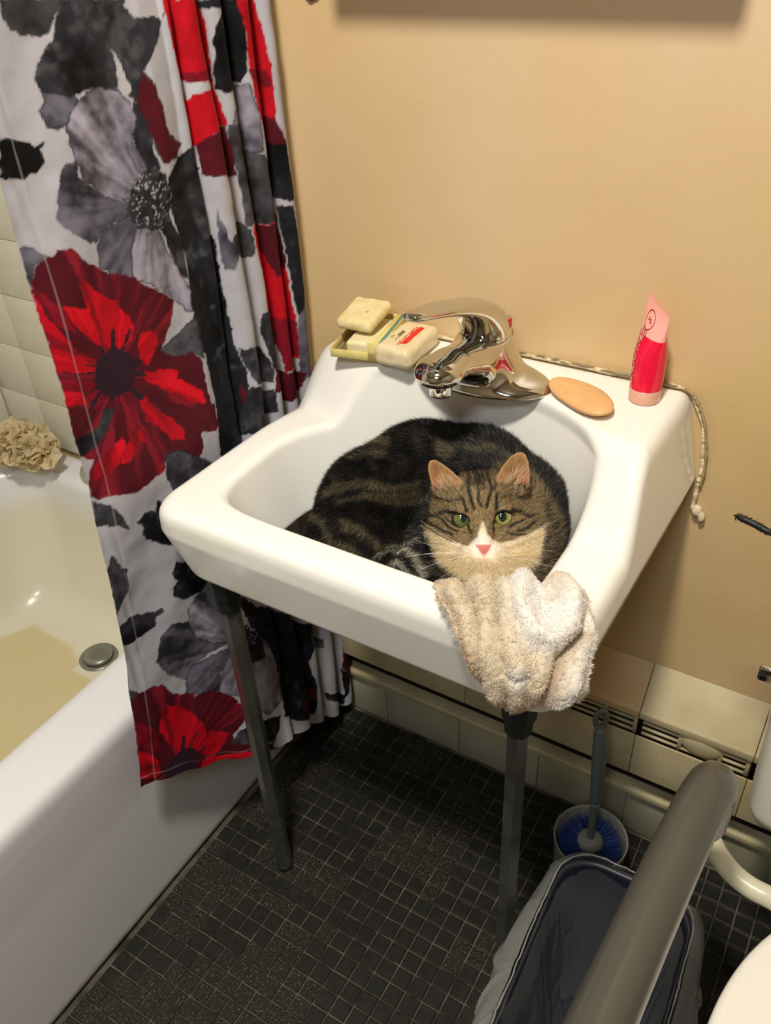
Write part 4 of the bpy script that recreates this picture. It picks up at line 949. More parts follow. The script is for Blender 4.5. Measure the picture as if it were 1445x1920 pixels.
        rim = sstep(.0028, .0010, ins); pink = np.exp(-(((a[m]-pk[0])/9)**2+((b[m]-pk[1])/17)**2))
        col = np.array([.30, .165, .075])[None]*(1-pink)[:, None]+np.array([.42, .13, .09])[None]*pink[:, None]
        col = col*(.6+.75*vnoise(P[m]*[1, 1, .4], 330, 2))[:, None]; col = col*(1-rim[:, None])+np.array([.34, .205, .09])*rim[:, None]; w = w*np.maximum(top, rim*.0)
        C[m] = C[m]*(1-w[:, None])+col*w[:, None]
    return np.clip(C, .003, .95)
cat = empty('cat', (.36, -.22, .60), 'brown tabby cat with white chin and chest curled up in the sink', 'cat')
me, CV, CN = mesh_sdf('cat_body', cat_f, (.16, -.36, .595), (.53, -.03, .86), .0017, colf=coat)
M_catskin = mat('cat_skin', (.5, .5, .5), .75, vcol=True, spec=.2, bump=(900, .4, .0006))
M_fur = fibre_mat('cat_fur', .35, .04)
link('cat_body', me, M_catskin, cat)
# fur
n_f = 240000
idx = rng.integers(0, len(CV), n_f*2); P0 = CV[idx]+rng.uniform(-.0008, .0008, (len(idx), 3)); N0 = CN[idx]
keep = ((N0@cF > -.35) | (N0[:, 2] > .1)) & (P0[:, 2] > .655); P0, N0 = P0[keep], N0[keep]
Lc = tolocal(P0); eyeL = np.hypot((Lc[:, 0]+.0205)/1.35, Lc[:, 1]+.001); eyeR = np.hypot((Lc[:, 0]-.0214)/1.25, Lc[:, 1]-.001)
nose = (np.abs(Lc[:, 0]) < .0095) & (Lc[:, 1] < -.0265) & (Lc[:, 1] > -.0395) & (Lc[:, 2] > .004)
keep = ~(((eyeL < .0072) | (eyeR < .0078)) & (Lc[:, 2] > -.02)) & ~nose; P0, N0, Lc = P0[keep], N0[keep], Lc[keep]
face = sstep(.085, .060, np.linalg.norm((Lc-[0, -.005, -.02])/[1, 1, 1.3], axis=1))
inear = np.zeros(len(P0), bool)
for poly_ in (EARL, EARR):
    Q = np.array(poly_); inear |= (pip(Lc[:, 0], Lc[:, 1], poly_) | (pdist(Lc[:, 0], Lc[:, 1], poly_) < .004)) & (Lc[:, 1] > Q[:, 1].min()+.012) & (Lc[:, 2] > -.066)
sel = rng.random(len(P0)) < np.where(inear, .0, 1.0); P0, N0, Lc, face, inear = P0[sel], N0[sel], Lc[sel], face[sel], inear[sel]
P0, N0, Lc, face, inear = P0[:n_f], N0[:n_f], Lc[:n_f], face[:n_f], inear[:n_f]
best = np.full(len(P0), 9.0); flow = np.zeros((len(P0), 3))
for i in range(len(SP)-1):
    a, b = SP[i], SP[i+1]; t = np.clip((P0-a)@(b-a)/((b-a)@(b-a)), 0, 1); d = np.linalg.norm(P0-a-t[:, None]*(b-a), axis=1); m = d < best; best[m] = d[m]; flow[m] = (a-b)/np.linalg.norm(a-b)
flow = flow+np.array([0, 0, -.35])
Lf = np.stack([Lc[:, 0]*1.0, (Lc[:, 1]+.030)*1.0, -np.abs(Lc[:, 2]-.012)*.8-.004], 1); Lf = np.where(Lc[:, 1:2] < -.040, np.stack([Lc[:, 0]*.8, -np.ones(len(Lc))*.03, Lc[:, 2]*0-.01], 1), Lf)
fl2 = Lf[:, :1]*cR+Lf[:, 1:2]*cU+Lf[:, 2:]*cF; fl2 /= np.linalg.norm(fl2, axis=1)[:, None]+1e-6
flow = flow*(1-face[:, None])+fl2*face[:, None]*1.2
flow -= N0*(flow*N0).sum(1)[:, None]; flow /= np.linalg.norm(flow, axis=1)[:, None]+1e-6
flow += .30*rng.normal(size=flow.shape)*np.array([1, 1, 1]); cl = vnoise(P0, 120, 1)-.5; cl2 = vnoise(P0+3, 120, 1)-.5
flow += .5*np.stack([cl, cl2, cl*0], 1)*(1-face[:, None])
Dd = flow+N0*(.42-.10*face[:, None])
nd = np.linalg.norm(Lc-[0, -.031, .012], axis=1)
Lh = np.where(face > .5, np.interp(nd, [0, .012, .03, .055, .08], [.0010, .0016, .0028, .0042, .0072]), .0115)*rng.uniform(.7, 1.25, len(P0))
Lh = np.where(inear, .0013, Lh); ch = (Lc[:, 1] < -.038) & (face > .2); Lh = np.where(ch, .0095, Lh)*1.0
Cc = coat(P0); tick = rng.random(len(P0)); lum = np.where(tick < .30, .40, np.where(tick > .78, 2.1, 1.0))*rng.uniform(.8, 1.2, len(P0))
lum = np.where(Cc[:, 0] > .4, rng.uniform(.88, 1.1, len(P0)), lum); Cc = np.clip(Cc*lum[:, None]*1.05, .002, .95)
fibers('fur', P0, N0, Dd, Lh, np.where(face > .5, .00026, .00036), Cc, M_fur, cat)
# ear tufts
TP, TN, TD, TL = [], [], [], []
for (x0, y0, x1, y1, n) in ((828, 925, 838, 900, 30), (838, 922, 860, 900, 45), (945, 915, 972, 885, 55), (962, 920, 985, 890, 40)):
    q = e4([((x0-790)*5.352, (y0-830)*5.352), ((x1-790)*5.352, (y1-830)*5.352)])
    for k in range(n):
        t = rng.random(); x = q[0][0]+(q[1][0]-q[0][0])*t; y = q[0][1]+(q[1][1]-q[0][1])*t; left = x < 0
        TP.append((x+rng.normal()*.001, y+rng.normal()*.001, -.023+rng.uniform(0, .004))); TD.append((-.5+rng.normal()*.25 if left else .5+rng.normal()*.25, .8+rng.normal()*.2, .15)); TN.append((0, 0, 1)); TL.append(rng.uniform(.009, .018))
TP, TN, TD = np.array(TP), np.array(TN, float), np.array(TD)
w3 = lambda A: A[:, :1]*cR+A[:, 1:2]*cU+A[:, 2:]*cF
fibers('ear_tufts', toworld(TP), w3(TN), w3(TD), np.array(TL), .00035, np.tile([.62, .47, .30], (len(TP), 1))*rng.uniform(.7, 1.2, (len(TP), 1)), M_fur, cat)
# eyes
M_eye = mat('cat_eye', (.3, .4, .1), .06, vcol=True, coat=1.0, spec=.6)
for ex, ey, gx, s in ((-.0203, -.0008, .12, .0113), (.0214, .0008, -.02, .0115)):
    n1, n2 = 48, 64; th = np.linspace(.001, math.pi-.001, n1); ph = np.arange(n2)/n2*2*math.pi; T_, Ph = np.meshgrid(th, ph, indexing='ij')
    L = np.stack([np.sin(T_)*np.cos(Ph), np.sin(T_)*np.sin(Ph), np.cos(T_)], -1).reshape(-1, 3)
    u = L[:, 0]-gx; v = L[:, 1]-.02; r = np.hypot(u, v); pup = np.hypot(u/(.28 if ex < 0 else .34), v/.43)
    C = np.tile(np.array([.11, .16, .04]), (len(L), 1)); rr_ = np.hypot(u, v); C = C*(1-sstep(.36, .56, rr_)[:, None])+(np.array([.10, .14, .035]) if ex < 0 else np.array([.30, .31, .075]))*sstep(.36, .56, rr_)[:, None]
    st = vnoise(np.stack([np.arctan2(v, u)*6, r*3], 1), 1.5, 2); C *= (.8+.4*st)[:, None]
    e = sstep(1.06, .94, pup); C = C*(1-e[:, None])+np.array([.004, .008, .012])*e[:, None]
    e = sstep(.80, .88, r)*1.0; C = C*(1-e[:, None])+np.array([.02, .015, .01])*e[:, None]; C[L[:, 2] < 0] = (.02, .015, .01)
    V = toworld(L*s+np.array([ex, ey, -.0132])); i, j = np.meshgrid(np.arange(n1-1), np.arange(n2), indexing='ij'); i = i.ravel(); j = j.ravel(); j2 = (j+1) % n2
    link('eye', mesh_np('eye', V, np.stack([i*n2+j, (i+1)*n2+j, (i+1)*n2+j2, i*n2+j2], 1), True, C), M_eye, cat)
M_whisk = mat('whisker', (.85, .82, .74), .4)
for s in (-1, 1):
    for k in range(7):
        y = -.031-.0016*k; st = np.array([s*.013, y, .007]); ln = rng.uniform(.050, .072)*(1 if s < 0 else .9); an = math.radians(rng.uniform(-10, 18)+14-k*6)
        pts_ = [toworld(st+np.array([s*math.cos(an)*ln*t, math.sin(an)*ln*t+.010*t*t*(1 if k < 3 else -1), -.012*t+.006*t*t]))[0] for t in np.linspace(0, 1, 8)]
        V, F = tube_arrays(pts_, np.linspace(.00022, .00006, 8), 5); link('whisker', mesh_np('whisker', V, F), M_whisk, cat)

# ------------------------------------------------------------------ terry washcloth draped over the front corner of the sink
NET = np.array([[(0.4331, -0.367, 0.750), (0.4584, -0.3575, 0.746), (0.4857, -0.3424, 0.748), (0.5154, -0.3302, 0.747), (0.5400, -0.3187, 0.746)],
 [(0.4412, -0.3827, 0.756), (0.4732, -0.3756, 0.764), (0.5016, -0.3628, 0.766), (0.5317, -0.3483, 0.764), (0.5587, -0.3223, 0.756)],
 [(0.4631, -0.398, 0.750), (0.4883, -0.3896, 0.756), (0.5177, -0.3861, 0.760), (0.5476, -0.3738, 0.760), (0.5744, -0.3438, 0.750)],
 [(0.4817, -0.409, 0.737), (0.5071, -0.412, 0.744), (0.5345, -0.412, 0.7483), (0.5602, -0.3902, 0.744), (0.5808, -0.3599, 0.733)],
 [(0.4945, -0.410, 0.7199), (0.5144, -0.415, 0.7195), (0.5409, -0.418, 0.7243), (0.5663, -0.410, 0.7288), (0.5880, -0.388, 0.723)],
 [(0.5038, -0.407, 0.6951), (0.5184, -0.408, 0.6877), (0.5309, -0.408, 0.6795), (0.5562, -0.404, 0.6957), (0.5828, -0.385, 0.697)]])
def cloth():
    ns, nt = 190, 210; S_ = np.linspace(0, 4, ns); T_ = np.linspace(0, 5, nt)
    def cr(P, t):
        n = len(P); Q = np.concatenate([2*P[:1]-P[1:2], P, 2*P[-1:]-P[-2:-1]]); i = np.minimum(t.astype(int), n-2); u = (t-i).reshape((-1,)+(1,)*(P.ndim-1))
        a, b, c, d = Q[i], Q[i+1], Q[i+2], Q[i+3]; return .5*((2*b)+(c-a)*u+(2*a-5*b+4*c-d)*u*u+(-a+3*b-3*c+d)*u**3)
    G = cr(NET, T_); G = np.swapaxes(cr(np.swapaxes(G, 0, 1), S_), 0, 1)      # nt, ns, 3
    du = np.gradient(G, axis=1); dv = np.gradient(G, axis=0); N = np.cross(dv, du); N /= np.linalg.norm(N, axis=2)[..., None]+1e-9
    if (N[..., 2].mean()-N[..., 1].mean()) < 0: N = -N
    s, t = np.meshgrid(S_/4, T_/5, indexing='xy'); s = s.ravel(); t = t.ravel()
    def ds(P): return pdist(s, t, P, False)
    h = np.zeros(len(s))
    for P, w, a in (([(.10, .0), (.13, .3), (.12, .55), (.10, .8)], .07, .008), ([(.30, -.02), (.33, .3), (.30, .6), (.34, 1.0)], .07, .013), ([(.50, -.02), (.50, .25), (.46, .5), (.50, .75), (.52, 1)], .05, .009),
                    ([(.72, .0), (.62, .12), (.57, .3), (.62, .48), (.72, .52), (.84, .42), (.90, .26), (.86, .10)], .06, .015), ([(1.0, .42), (.90, .62), (.84, .85), (.84, 1)], .085, .009), ([(.68, .62), (.64, .9)], .05, .005)):
        h += a*np.exp(-(ds(P)/w)**2)
    for P, w, a in (([(.20, .05), (.24, .28), (.21, .5), (.22, .8)], .036, .016), ([(.42, -.02), (.43, .2), (.39, .45)], .028, .013), ([(.70, .20), (.80, .24)], .035, .020), ([(1.02, .28), (.88, .52), (.75, .62), (.72, .85)], .040, .016), ([(.38, .62), (.44, .72), (.58, .74)], .025, .005),
                    ([(.54, .05), (.52, .2), (.53, .4)], .02, .006)):
        h -= a*np.exp(-(ds(P)/w)**2)
    q = np.stack([s, t], 1); h += .0010*(vnoise(q, 75, 1)-.5)*2+.004*(vnoise(q, 9, 3)-.5)*2+.0010*(vnoise(q, 30, 2)-.5)*2
    edge = np.minimum(np.minimum(s, 1-s)*6, np.minimum(t, 1-t)*6); h = h*np.clip(edge+.25, 0, 1)
    V = G.reshape(-1, 3)+N.reshape(-1, 3)*(h+.002)[:, None]
    V += .0018*np.stack([vnoise(q, 14, 2)-.5, vnoise(q+9, 14, 2)-.5, vnoise(q+4, 14, 2)-.5], 1)
    G2 = V.reshape(nt, ns, 3); du = np.gradient(G2, axis=1); dv = np.gradient(G2, axis=0); N2 = np.cross(dv, du); N2 /= np.linalg.norm(N2, axis=2)[..., None]+1e-9
    if (N2*N).sum(2).mean() < 0: N2 = -N2
    i, j = np.meshgrid(np.arange(nt-1), np.arange(ns-1), indexing='ij'); i = i.ravel(); j = j.ravel()
    F = np.stack([i*ns+j, i*ns+j+1, (i+1)*ns+j+1, (i+1)*ns+j], 1)
    n1 = vnoise(q, 5, 3); white = np.maximum(np.exp(-(ds([(.66, .15), (.66, .42), (.85, .35)])/.16)**2), .9*np.exp(-(np.hypot(s-.50, t-.72)/.06)**2)); white = np.maximum(white, .7*np.exp(-(ds([(1, .45), (.88, .9)])/.12)**2))  # white paints the highlight on the right-hand ridges
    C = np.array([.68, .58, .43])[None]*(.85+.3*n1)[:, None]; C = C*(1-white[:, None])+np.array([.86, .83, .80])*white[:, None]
    br = np.maximum(np.exp(-(ds([(.92, .50), (.77, .62), (.74, .9)])/.045)**2), .7*np.exp(-(ds([(.10, .62), (.14, .85)])/.07)**2)); br = np.maximum(br, .6*np.exp(-(ds([(.35, .95), (.6, .97)])/.07)**2))  # brown paints shade into the creases and left folds
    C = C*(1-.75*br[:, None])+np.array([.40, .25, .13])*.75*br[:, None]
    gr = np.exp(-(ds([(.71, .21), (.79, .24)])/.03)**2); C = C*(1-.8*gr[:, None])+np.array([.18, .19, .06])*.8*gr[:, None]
    return V, F, N2.reshape(-1, 3), C
V, F, N, C = cloth()
M_terry = mat('terry_cloth', (.7, .6, .45), .9, vcol=True, spec=.1, sheen=.3, bump=(500, .6, .0012))
wc = empty('washcloth', (.52, -.37, .70), 'crumpled cream terry washcloth draped over the front corner of the sink', 'washcloth')
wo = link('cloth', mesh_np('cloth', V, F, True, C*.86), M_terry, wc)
md = wo.modifiers.new('thickness', 'SOLIDIFY'); md.thickness = .0035; md.offset = -1 if True else 1
k = rng.integers(0, len(V), 105000); P = V[k]+rng.uniform(-.0005, .0005, (len(k), 3)); NN = N[k]
D = NN+.35*rng.normal(size=NN.shape)+1.3*np.stack([vnoise(P+o_, 260, 1)-.5 for o_ in (0, 5, 9)], 1)*2+np.array([0, 0, -.25]); cc = C[k]*rng.uniform(.82, 1.15, (len(k), 1))*(.88+.24*vnoise(P, 260, 1))[:, None]
fibers('terry_loops', P, NN, D, rng.uniform(.0035, .0075, len(k)), .0009, np.clip(cc*1.32*np.array([.97, 1.0, 1.07]), 0, .93), fibre_mat('terry_fibre', .5, .0), wc)
tg_, tF = box_arrays((.5155, -.4125, .6805), (.004, .0012, .005)); link('care_tag', bevel_mesh('care_tag', tg_, tF, .0003, 1), mat('red_tag', (.22, .03, .03), .7), wc, label='tiny red tag at the lower edge')

# ------------------------------------------------------------------ waste bin with clear liner
def rr_path(cx, cy, hx, hy, r, n, rot=0.0):
    """n points around a rounded rectangle"""
    seg = [(hx-r, hy-r, 0), (-(hx-r), hy-r, 90), (-(hx-r), -(hy-r), 180), (hx-r, -(hy-r), 270)]; P = []
    for x, y, a in seg:
        for t in np.linspace(0, 90, 13): P.append((x+r*math.cos(math.radians(a+t)), y+r*math.sin(math.radians(a+t))))
    P = np.array(P); P = np.r_[P, P[:1]]; L = np.r_[0, np.cumsum(np.hypot(*np.diff(P, axis=0).T))]; s = np.arange(n)/n*L[-1]
    X = np.interp(s, L, P[:, 0]); Y = np.interp(s, L, P[:, 1]); c, q = math.cos(rot), math.sin(rot); return np.stack([cx+c*X-q*Y, cy+q*X+c*Y], 1)
BINC = (.650, -.420)
def ringmesh(rings, closed_bottom=False):
    n = len(rings[0]); V = np.concatenate(rings); k = np.arange(n)
    F = [np.concatenate([np.stack([i*n+k, i*n+(k+1) % n, (i+1)*n+(k+1) % n, (i+1)*n+k], 1) for i in range(len(rings)-1)])]
    if closed_bottom:
        V = np.concatenate([V, [rings[-1].mean(0)]]); e = (len(rings)-1)*n; F.append(np.stack([e+k, e+(k+1) % n, np.full(n, len(V)-1)], 1))
    return V, F
def ring(s, z, off=0.0, n=160): p = rr_path(BINC[0], BINC[1], .080*s+off, .150*s+off, .045, n, math.radians(2)); return np.c_[p, np.full(n, z)]
bin_ = empty('waste_bin', (BINC[0], BINC[1], 0), 'dark navy waste bin with a clear plastic liner, standing right of the sink leg', 'waste bin')
M_bin = mat('navy_plastic', (.012, .012, .024), .4)
R_ = [ring(.74, .0), ring(.76, .002), ring(.98, .272), ring(1.03, .274), ring(1.03, .280), ring(.985, .281), ring(.97, .276), ring(.75, .006)]
V, F = ringmesh(R_, True); link('bin_shell', mesh_np('bin_shell', V, F), M_bin, bin_)
V, F = ringmesh([ring(.74, .0), ring(.4, .0)], True); link('bin_bottom', mesh_np('bin_bottom', V, F), M_bin, bin_)
mL = bpy.data.materials.new('clear_liner'); mL.use_nodes = True; nt = mL.node_tree; b = nt.nodes['Principled BSDF']; b.inputs['Base Color'].default_value = (.62, .66, .63, 1); b.inputs['Roughness'].default_value = .14
b.inputs['Specular IOR Level'].default_value = .7
tr = nt.nodes.new('ShaderNodeBsdfTransparent'); mx = nt.nodes.new('ShaderNodeMixShader'); lw = nt.nodes.new('ShaderNodeLayerWeight'); lw.inputs[0].default_value = .45
mr = nt.nodes.new('ShaderNodeMapRange'); mr.inputs[3].default_value = .16; mr.inputs[4].default_value = .62; nt.links.new(lw.outputs['Facing'], mr.inputs[0]); nt.links.new(mr.outputs[0], mx.inputs[0])
nt.links.new(tr.outputs[0], mx.inputs[1]); nt.links.new(b.outputs[0], mx.inputs[2]); nt.links.new(mx.outputs[0], nt.nodes['Material Output'].inputs[0])
mL2 = mL.copy(); mL2.name = 'clear_liner_inside'; [setattr(n_.inputs[3], 'default_value', .0) or setattr(n_.inputs[4], 'default_value', .22) for n_ in mL2.node_tree.nodes if n_.type == 'MAP_RANGE']
NB = 480
def rn(s, z, off, amp, fr, ph):
    p = ring(s, z, 0, NB); c = p.mean(0); d = p-c; d[:, 2] = 0; d /= np.linalg.norm(d, axis=1)[:, None]; a = np.arange(NB)/NB*2*np.pi
    q = np.stack([np.cos(a)*2, np.sin(a)*2, np.full(NB, ph)], 1); w = (vnoise(q, fr*.3, 1)-.5)*2
    rid = (1-np.abs(vnoise(q+7, fr*.45, 1)-.5)*7).clip(0, 1)**2
    p = p+d*(off+amp*w+amp*.9*rid)[:, None]; return p, a, d
rings = []
for t in np.linspace(0, 1, 50):        # outside skirt, flaring and falling
    z = .285-.15*t+.010*math.sin(t*3); off = .004+.034*math.sin(min(1, t*1.5)*1.57)-.006*t
    p, a, d = rn(1.03, z, off, .0012+.010*t, 6, t*.5); p[:, 2] += .008*np.sin(a*5+1)*t; lf = np.clip(-np.cos(a-math.pi*0)*0+(-(d[:, 0])), 0, 1)*.003*math.sin(t*3.1); p += d*lf[:, None]; rings.append(p)
V, F = ringmesh(rings); nl = np.clip((V[:, 1]+.43)/.06, 0, 1)*(V[:, 0] < .60); V[:, 0] = np.where(nl > 0, np.maximum(V[:, 0], .537*nl+(1-nl)*V[:, 0]), V[:, 0]); link('liner_skirt', mesh_np('liner_skirt', V, F), mL, bin_, label='clear plastic bag folded over the rim')
rings = []
for t in np.linspace(0, 1, 60):        # inside bag
    z = .285-.255*t; off = .001-.010*min(1, t*5)-.010*t
    p, a, d = rn(1.0-.22*t, z, off, .0006+.005*min(1, t*1.5), 7, 3+t*.8); p[:, 2] += .004*np.sin(a*7)*(t > 0)*(1-t); rings.append(p)
V, F = ringmesh(rings, True); link('liner_inside', mesh_np('liner_inside', V, F), mL2, bin_)
p, a, d = rn(1.03, .286, .001, .0015, 6, 0); pp_ = np.r_[p, p[:1]]
V, F = tube_arrays(pp_, .0007+.0008*vnoise(pp_, 60, 2), 6, cap=False); link('liner_fold', mesh_np('liner_fold', V, F), mL, bin_)

# ------------------------------------------------------------------ toilet brush
tbr = empty('toilet_brush', (.556, -.128, 0), 'blue-bristled toilet brush with grey handle in a cloudy holder behind the bin', 'toilet brush')
M_cloud = mat('cloudy_plastic', (.34, .34, .30), .3, alpha=.75, coat=.3); M_grey = mat('grey_handle', (.125, .150, .145), .4); M_blue = mat('blue_bristles', (.012, .035, .16), .7)
lathe('brush_holder', [(.0, .002), (.040, .002), (.046, .006), (.052, .06), (.0545, .108), (.0555, .112), (.0545, .114), (.052, .110), (.0495, .060), (.042, .010), (0, .008)], (.558, -.132, 0), M_cloud, tbr, n=72)
hc = np.array([.558, -.132])
def bristles():
    n = 5200; a = rng.uniform(0, 2*np.pi, n); z = .03+.070*rng.random(n); P = np.stack([hc[0]+.012*np.cos(a), hc[1]+.012*np.sin(a), z], 1); D = np.stack([np.cos(a), np.sin(a), .25*rng.normal(size=n)+.15], 1); return P, D
P, D = bristles(); fibers('bristles', P, np.tile([0, 0, 1.], (len(P), 1)), D, .038, .0011, np.tile([.014, .045, .22], (len(P), 1))*rng.uniform(.6, 1.5, (len(P), 1)), mat('bristle_blue', (.02, .05, .2), .5, vcol=True), tbr, bend=0, label='dark blue bristles')
lathe('brush_core', [(0, .02), (.022, .022), (.026, .05), (.024, .092), (.030, .098), (0, .099)], (hc[0], hc[1], 0), M_blue, tbr, n=40)
lathe('hub', [(.0, .112), (.014, .111), (.019, .106), (.020, .098), (.018, .094)], (hc[0], hc[1], 0), mat('hub_grey', (.26, .28, .26), .4), tbr, n=40, label='pale grey hub disc')
hp = spline([(.558, -.132, .100), (.556, -.129, .150), (.5545, -.127, .185), (.554, -.126, .192), (.553, -.125, .235), (.549, -.122, .300), (.545, -.120, .345)], 70)
hr = np.interp(np.linspace(0, 1, 70), [0, .33, .36, .39, .5, .8, .95, 1], [.0055, .0062, .0095, .0060, .0072, .0105, .0095, .0075])
V, F = tube_arrays(hp, hr, 20); hnd = link('handle', mesh_np('handle', V, F), M_grey, tbr)
an = np.linspace(0, 2*np.pi, 41); V, F = tube_arrays([(.5435+.0075*math.cos(a_)*.83, -.1195+.0075*math.cos(a_)*.5, .362+.017*math.sin(a_)) for a_ in an], .0040, 12, cap=False); link('hanging_loop', mesh_np('hanging_loop', V, F), M_grey, hnd)

# ------------------------------------------------------------------ toilet
M_china = mat('toilet_china', (.78, .75, .66), .14, coat=.3); M_seat = mat('toilet_seat_plastic', (.82, .79, .72), .2, coat=.2)
toilet = empty('toilet', (.935, -.40, 0), 'white toilet cut off by the right edge, tank against the back wall', 'toilet')
TC = .948
def tank_f(P):
    x, y, z = P[:, 0], P[:, 1], P[:, 2]; k = np.clip((z-.37)/.36, 0, 1)
    hx = .205+.018*k; d = smax(np.abs(x-TC)-hx, -(y+.205+.012*k), .03); d = smax(d, y+.025, .012); d = smax(d, .372-z, .035); return smax(d, z-.735, .004)
me, _, _ = mesh_sdf('tank', tank_f, (.70, -.235, .35), (1.20, -.01, .75), .005); tk = link('tank', me, M_china, toilet)
me, _, _ = mesh_sdf('tank_lid', lambda P: rbox(P, (TC, -.120, .7515), (.466, .214, .030), .011), (.70, -.24, .73), (1.20, 0, .775), .004); link('tank_lid', me, M_china, toilet)
lv = lathe('flush_lever_base', [(0, .012), (.010, .011), (.014, .006), (.015, 0), (.015, -.004)], (.757, -.2165, .655), M_chrome, toilet, axis=(0, -1, 0), n=24)
V, F = box_arrays((.7385, -.2310, .6500), (.050, .007, .019)); link('flush_lever', bevel_mesh('flush_lever', V, F, .003, 3), M_chrome, toilet)
def bowl_f(P):
    x, y, z = P[:, 0]-TC, P[:, 1], P[:, 2]; k = np.clip(z/.39, 0, 1)
    up = ell(np.stack([x, y, z], 1), (0, -.475, .36), (.178, .235, .17)); up = smax(up, z-.392, .01)
    ped = smax(np.sqrt((x/.11)**2+((y+.40)/.24)**2)*.11-.11+.02*k, z-.30, .01); ped = smax(ped, -z, .004)
    foot = smax(np.sqrt((x/.125)**2+((y+.36)/.27)**2)*.125-.125, np.abs(z-.02)-.02, .01)
    sh = rbox(np.stack([x, y, z], 1), (0, -.235, .30), (.24, .16, .17), .03)
    d = smin(smin(smin(up, ped, .05), foot, .02), sh, .04)
    return smax(d, -ell(np.stack([x, y, z], 1), (0, -.50, .40), (.125, .165, .15)), .01)
me, _, _ = mesh_sdf('bowl', bowl_f, (TC-.20, -.74, -.01), (TC+.20, -.10, .41), .0065); link('bowl', me, M_china, toilet)
def seat_f(P, z0=.4035, th=.018, hole=True):
    x, y, z = P[:, 0]-TC, P[:, 1], P[:, 2]; yy = y+.475; e = np.sqrt((x/.184)**2+(yy/.240)**2)*.184-.184
    d = smax(smax(e, np.abs(z-z0)-th/2, .008), (y+.262), .02)
    if hole: d = smax(d, -(np.sqrt((x/.115)**2+((yy+.01)/.160)**2)*.115-.115), .008)
    return d
me, _, _ = mesh_sdf('seat', seat_f, (TC-.20, -.74, .385), (TC+.20, -.24, .42), .004); link('seat', me, M_seat, toilet)
me, _, _ = mesh_sdf('seat_lid', lambda P: seat_f(P, .4240-.9*((P[:, 0]-TC)**2), .016, False), (TC-.20, -.74, .37), (TC+.20, -.24, .44), .004); link('seat_lid', me, M_seat, toilet)

# ------------------------------------------------------------------ toilet safety rail with foam armrest
rail = empty('toilet_safety_rail', (.70, -.45, 0), 'grey foam-padded toilet armrest on a cream tube crossing above the bin', 'grab rail')
M_foam = mat('grey_foam', (.062, .060, .050), .34, coat=.25, bump=(400, .1, .0004)); M_tubec = mat('cream_tube', (.60, .57, .42), .3)
gp = spline([(.690, -.760, .712), (.6925, -.700, .709), (.696, -.600, .693), (.7005, -.500, .677), (.7045, -.430, .667), (.708, -.392, .656), (.7095, -.372, .634), (.7095, -.365, .600), (.709, -.362, .565)], 120)
tt = np.linspace(0, 1, 120); V, F = tube_arrays(gp, .0205*np.interp(tt, [0, .02, .98, 1], [.9, 1, 1, .92]), 40); link('armrest_grip', mesh_np('armrest_grip', V, F), M_foam, rail)
fp = spline([(.709, -.364, .60), (.709, -.357, .52), (.709, -.335, .46), (.709, -.300, .432), (.7150, -.276, .424), (.730, -.290, .422), (.752, -.304, .421), (.781, -.309, .4185), (.80, -.309, .416)], 90)
fp = spline([(.709, -.364, .60), (.709, -.350, .50), (.7085, -.300, .445), (.7105, -.272, .428), (.7180, -.274, .424), (.731, -.288, .4225), (.753, -.303, .4225), (.781, -.309, .4225), (.83, -.309, .4300), (.95, -.262, .4400), (1.10, -.300, .430), (1.19, -.30, .43)], 140)
V, F = tube_arrays(fp, .0115, 24); link('cross_tube', mesh_np('cross_tube', V, F), M_tubec, rail, label='cream metal tube bending round behind the seat')
fl_ = spline([(.690, -.755, .712), (.690, -.785, .706), (.690, -.80, .68), (.690, -.802, .40), (.690, -.802, .0)], 60); V, F = tube_arrays(fl_, .0115, 20); link('front_leg', mesh_np('front_leg', V, F), M_tubec, rail)
tube('rubber_tip', [(.690, -.802, .0), (.690, -.802, .03)], .0155, M_dark, rail)

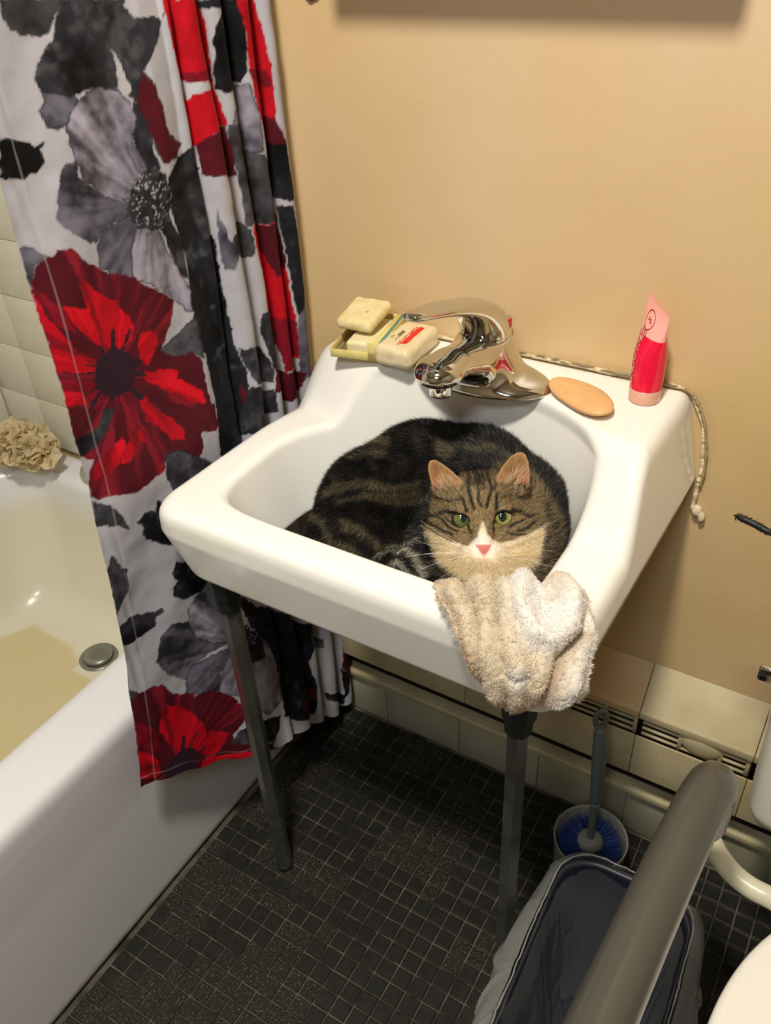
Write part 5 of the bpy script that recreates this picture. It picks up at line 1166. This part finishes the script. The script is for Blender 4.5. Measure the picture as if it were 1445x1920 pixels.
# ------------------------------------------------------------------ black bristled wand sticking out from the tank lid
wand = empty('bristle_wand', (.74, -.17, .775), 'thin black bristled wand poking in from the right edge above the tank', 'brush')
wp_ = spline([(.654, -.196, .7975), (.672, -.199, .796), (.692, -.203, .793), (.73, -.205, .786), (.78, -.200, .777), (.83, -.19, .7735)], 80)
V, F = tube_arrays(wp_, np.interp(np.linspace(0, 1, 80), [0, .06, .25, .4, 1], [.0005, .0030, .0034, .0028, .003]), 10); M_blk = mat('black_plastic', (.008, .008, .010), .5); link('wand_core', mesh_np('wand_core', V, F), M_blk, wand)
k = rng.integers(2, 46, 260); ax = wp_[k+1]-wp_[k]; ax /= np.linalg.norm(ax, axis=1)[:, None]; D = rng.normal(size=(260, 3)); D -= ax*(D*ax).sum(1)[:, None]; D /= np.linalg.norm(D, axis=1)[:, None]
fibers('bristles', wp_[k]+D*.002, D, D+ax*.9, rng.uniform(.002, .0055, 260), .0011, np.tile([.006, .006, .008], (260, 1)), M_blk, wand)

# ------------------------------------------------------------------ cabinet above the frame, wall anchor
cab = empty('wall_cabinet', (.345, -.04, 1.262), 'shallow cream wall cabinet hanging above the faucet', 'cabinet')
M_cab = mat('cabinet_enamel', (.62, .58, .48), .4)
box('cabinet_body', (.345, -.038, 1.262+.25), (.40, .076, .50), M_cab, cab, w=.003); dr_ = box('cabinet_door', (.345, -.080, 1.262+.25), (.396, .010, .49), M_cab, cab, w=.002)
box('mirror_pane', (.345, -.0855, 1.262+.25), (.36, .002, .45), M_chrome, dr_, w=0)
def anch(P): return ell(P, (.083, -.002, 1.190), (.010, .004, .0045))+.003*(vnoise(P, 400, 2)-.5)
me, _, _ = mesh_sdf('wall_anchor', anch, (.065, -.01, 1.18), (.10, .004, 1.20), .0008); tag(link('wall_anchor', me, mat('rusty', (.12, .05, .02), .8)), 'small rusty anchor left in the wall at the top, right of the curtain', 'anchor')
# lamp housing over the sink, and an added one for the far cool light
for lx, ly, r in ((.52, -.92, .12), (.75, -1.75, .19)):
    lo = lathe('ceiling_lamp', [(0, 2.418), (r+.02, 2.418), (r+.02, 2.32), (r+.005, 2.31), (r, 2.40), (0, 2.405)], (lx, ly, 0), M_ceil, None)
    tag(lo, 'round white ceiling lamp over the %s' % ('sink' if r < .15 else 'room, added for the far cool light'), 'lamp')

finish_parents()
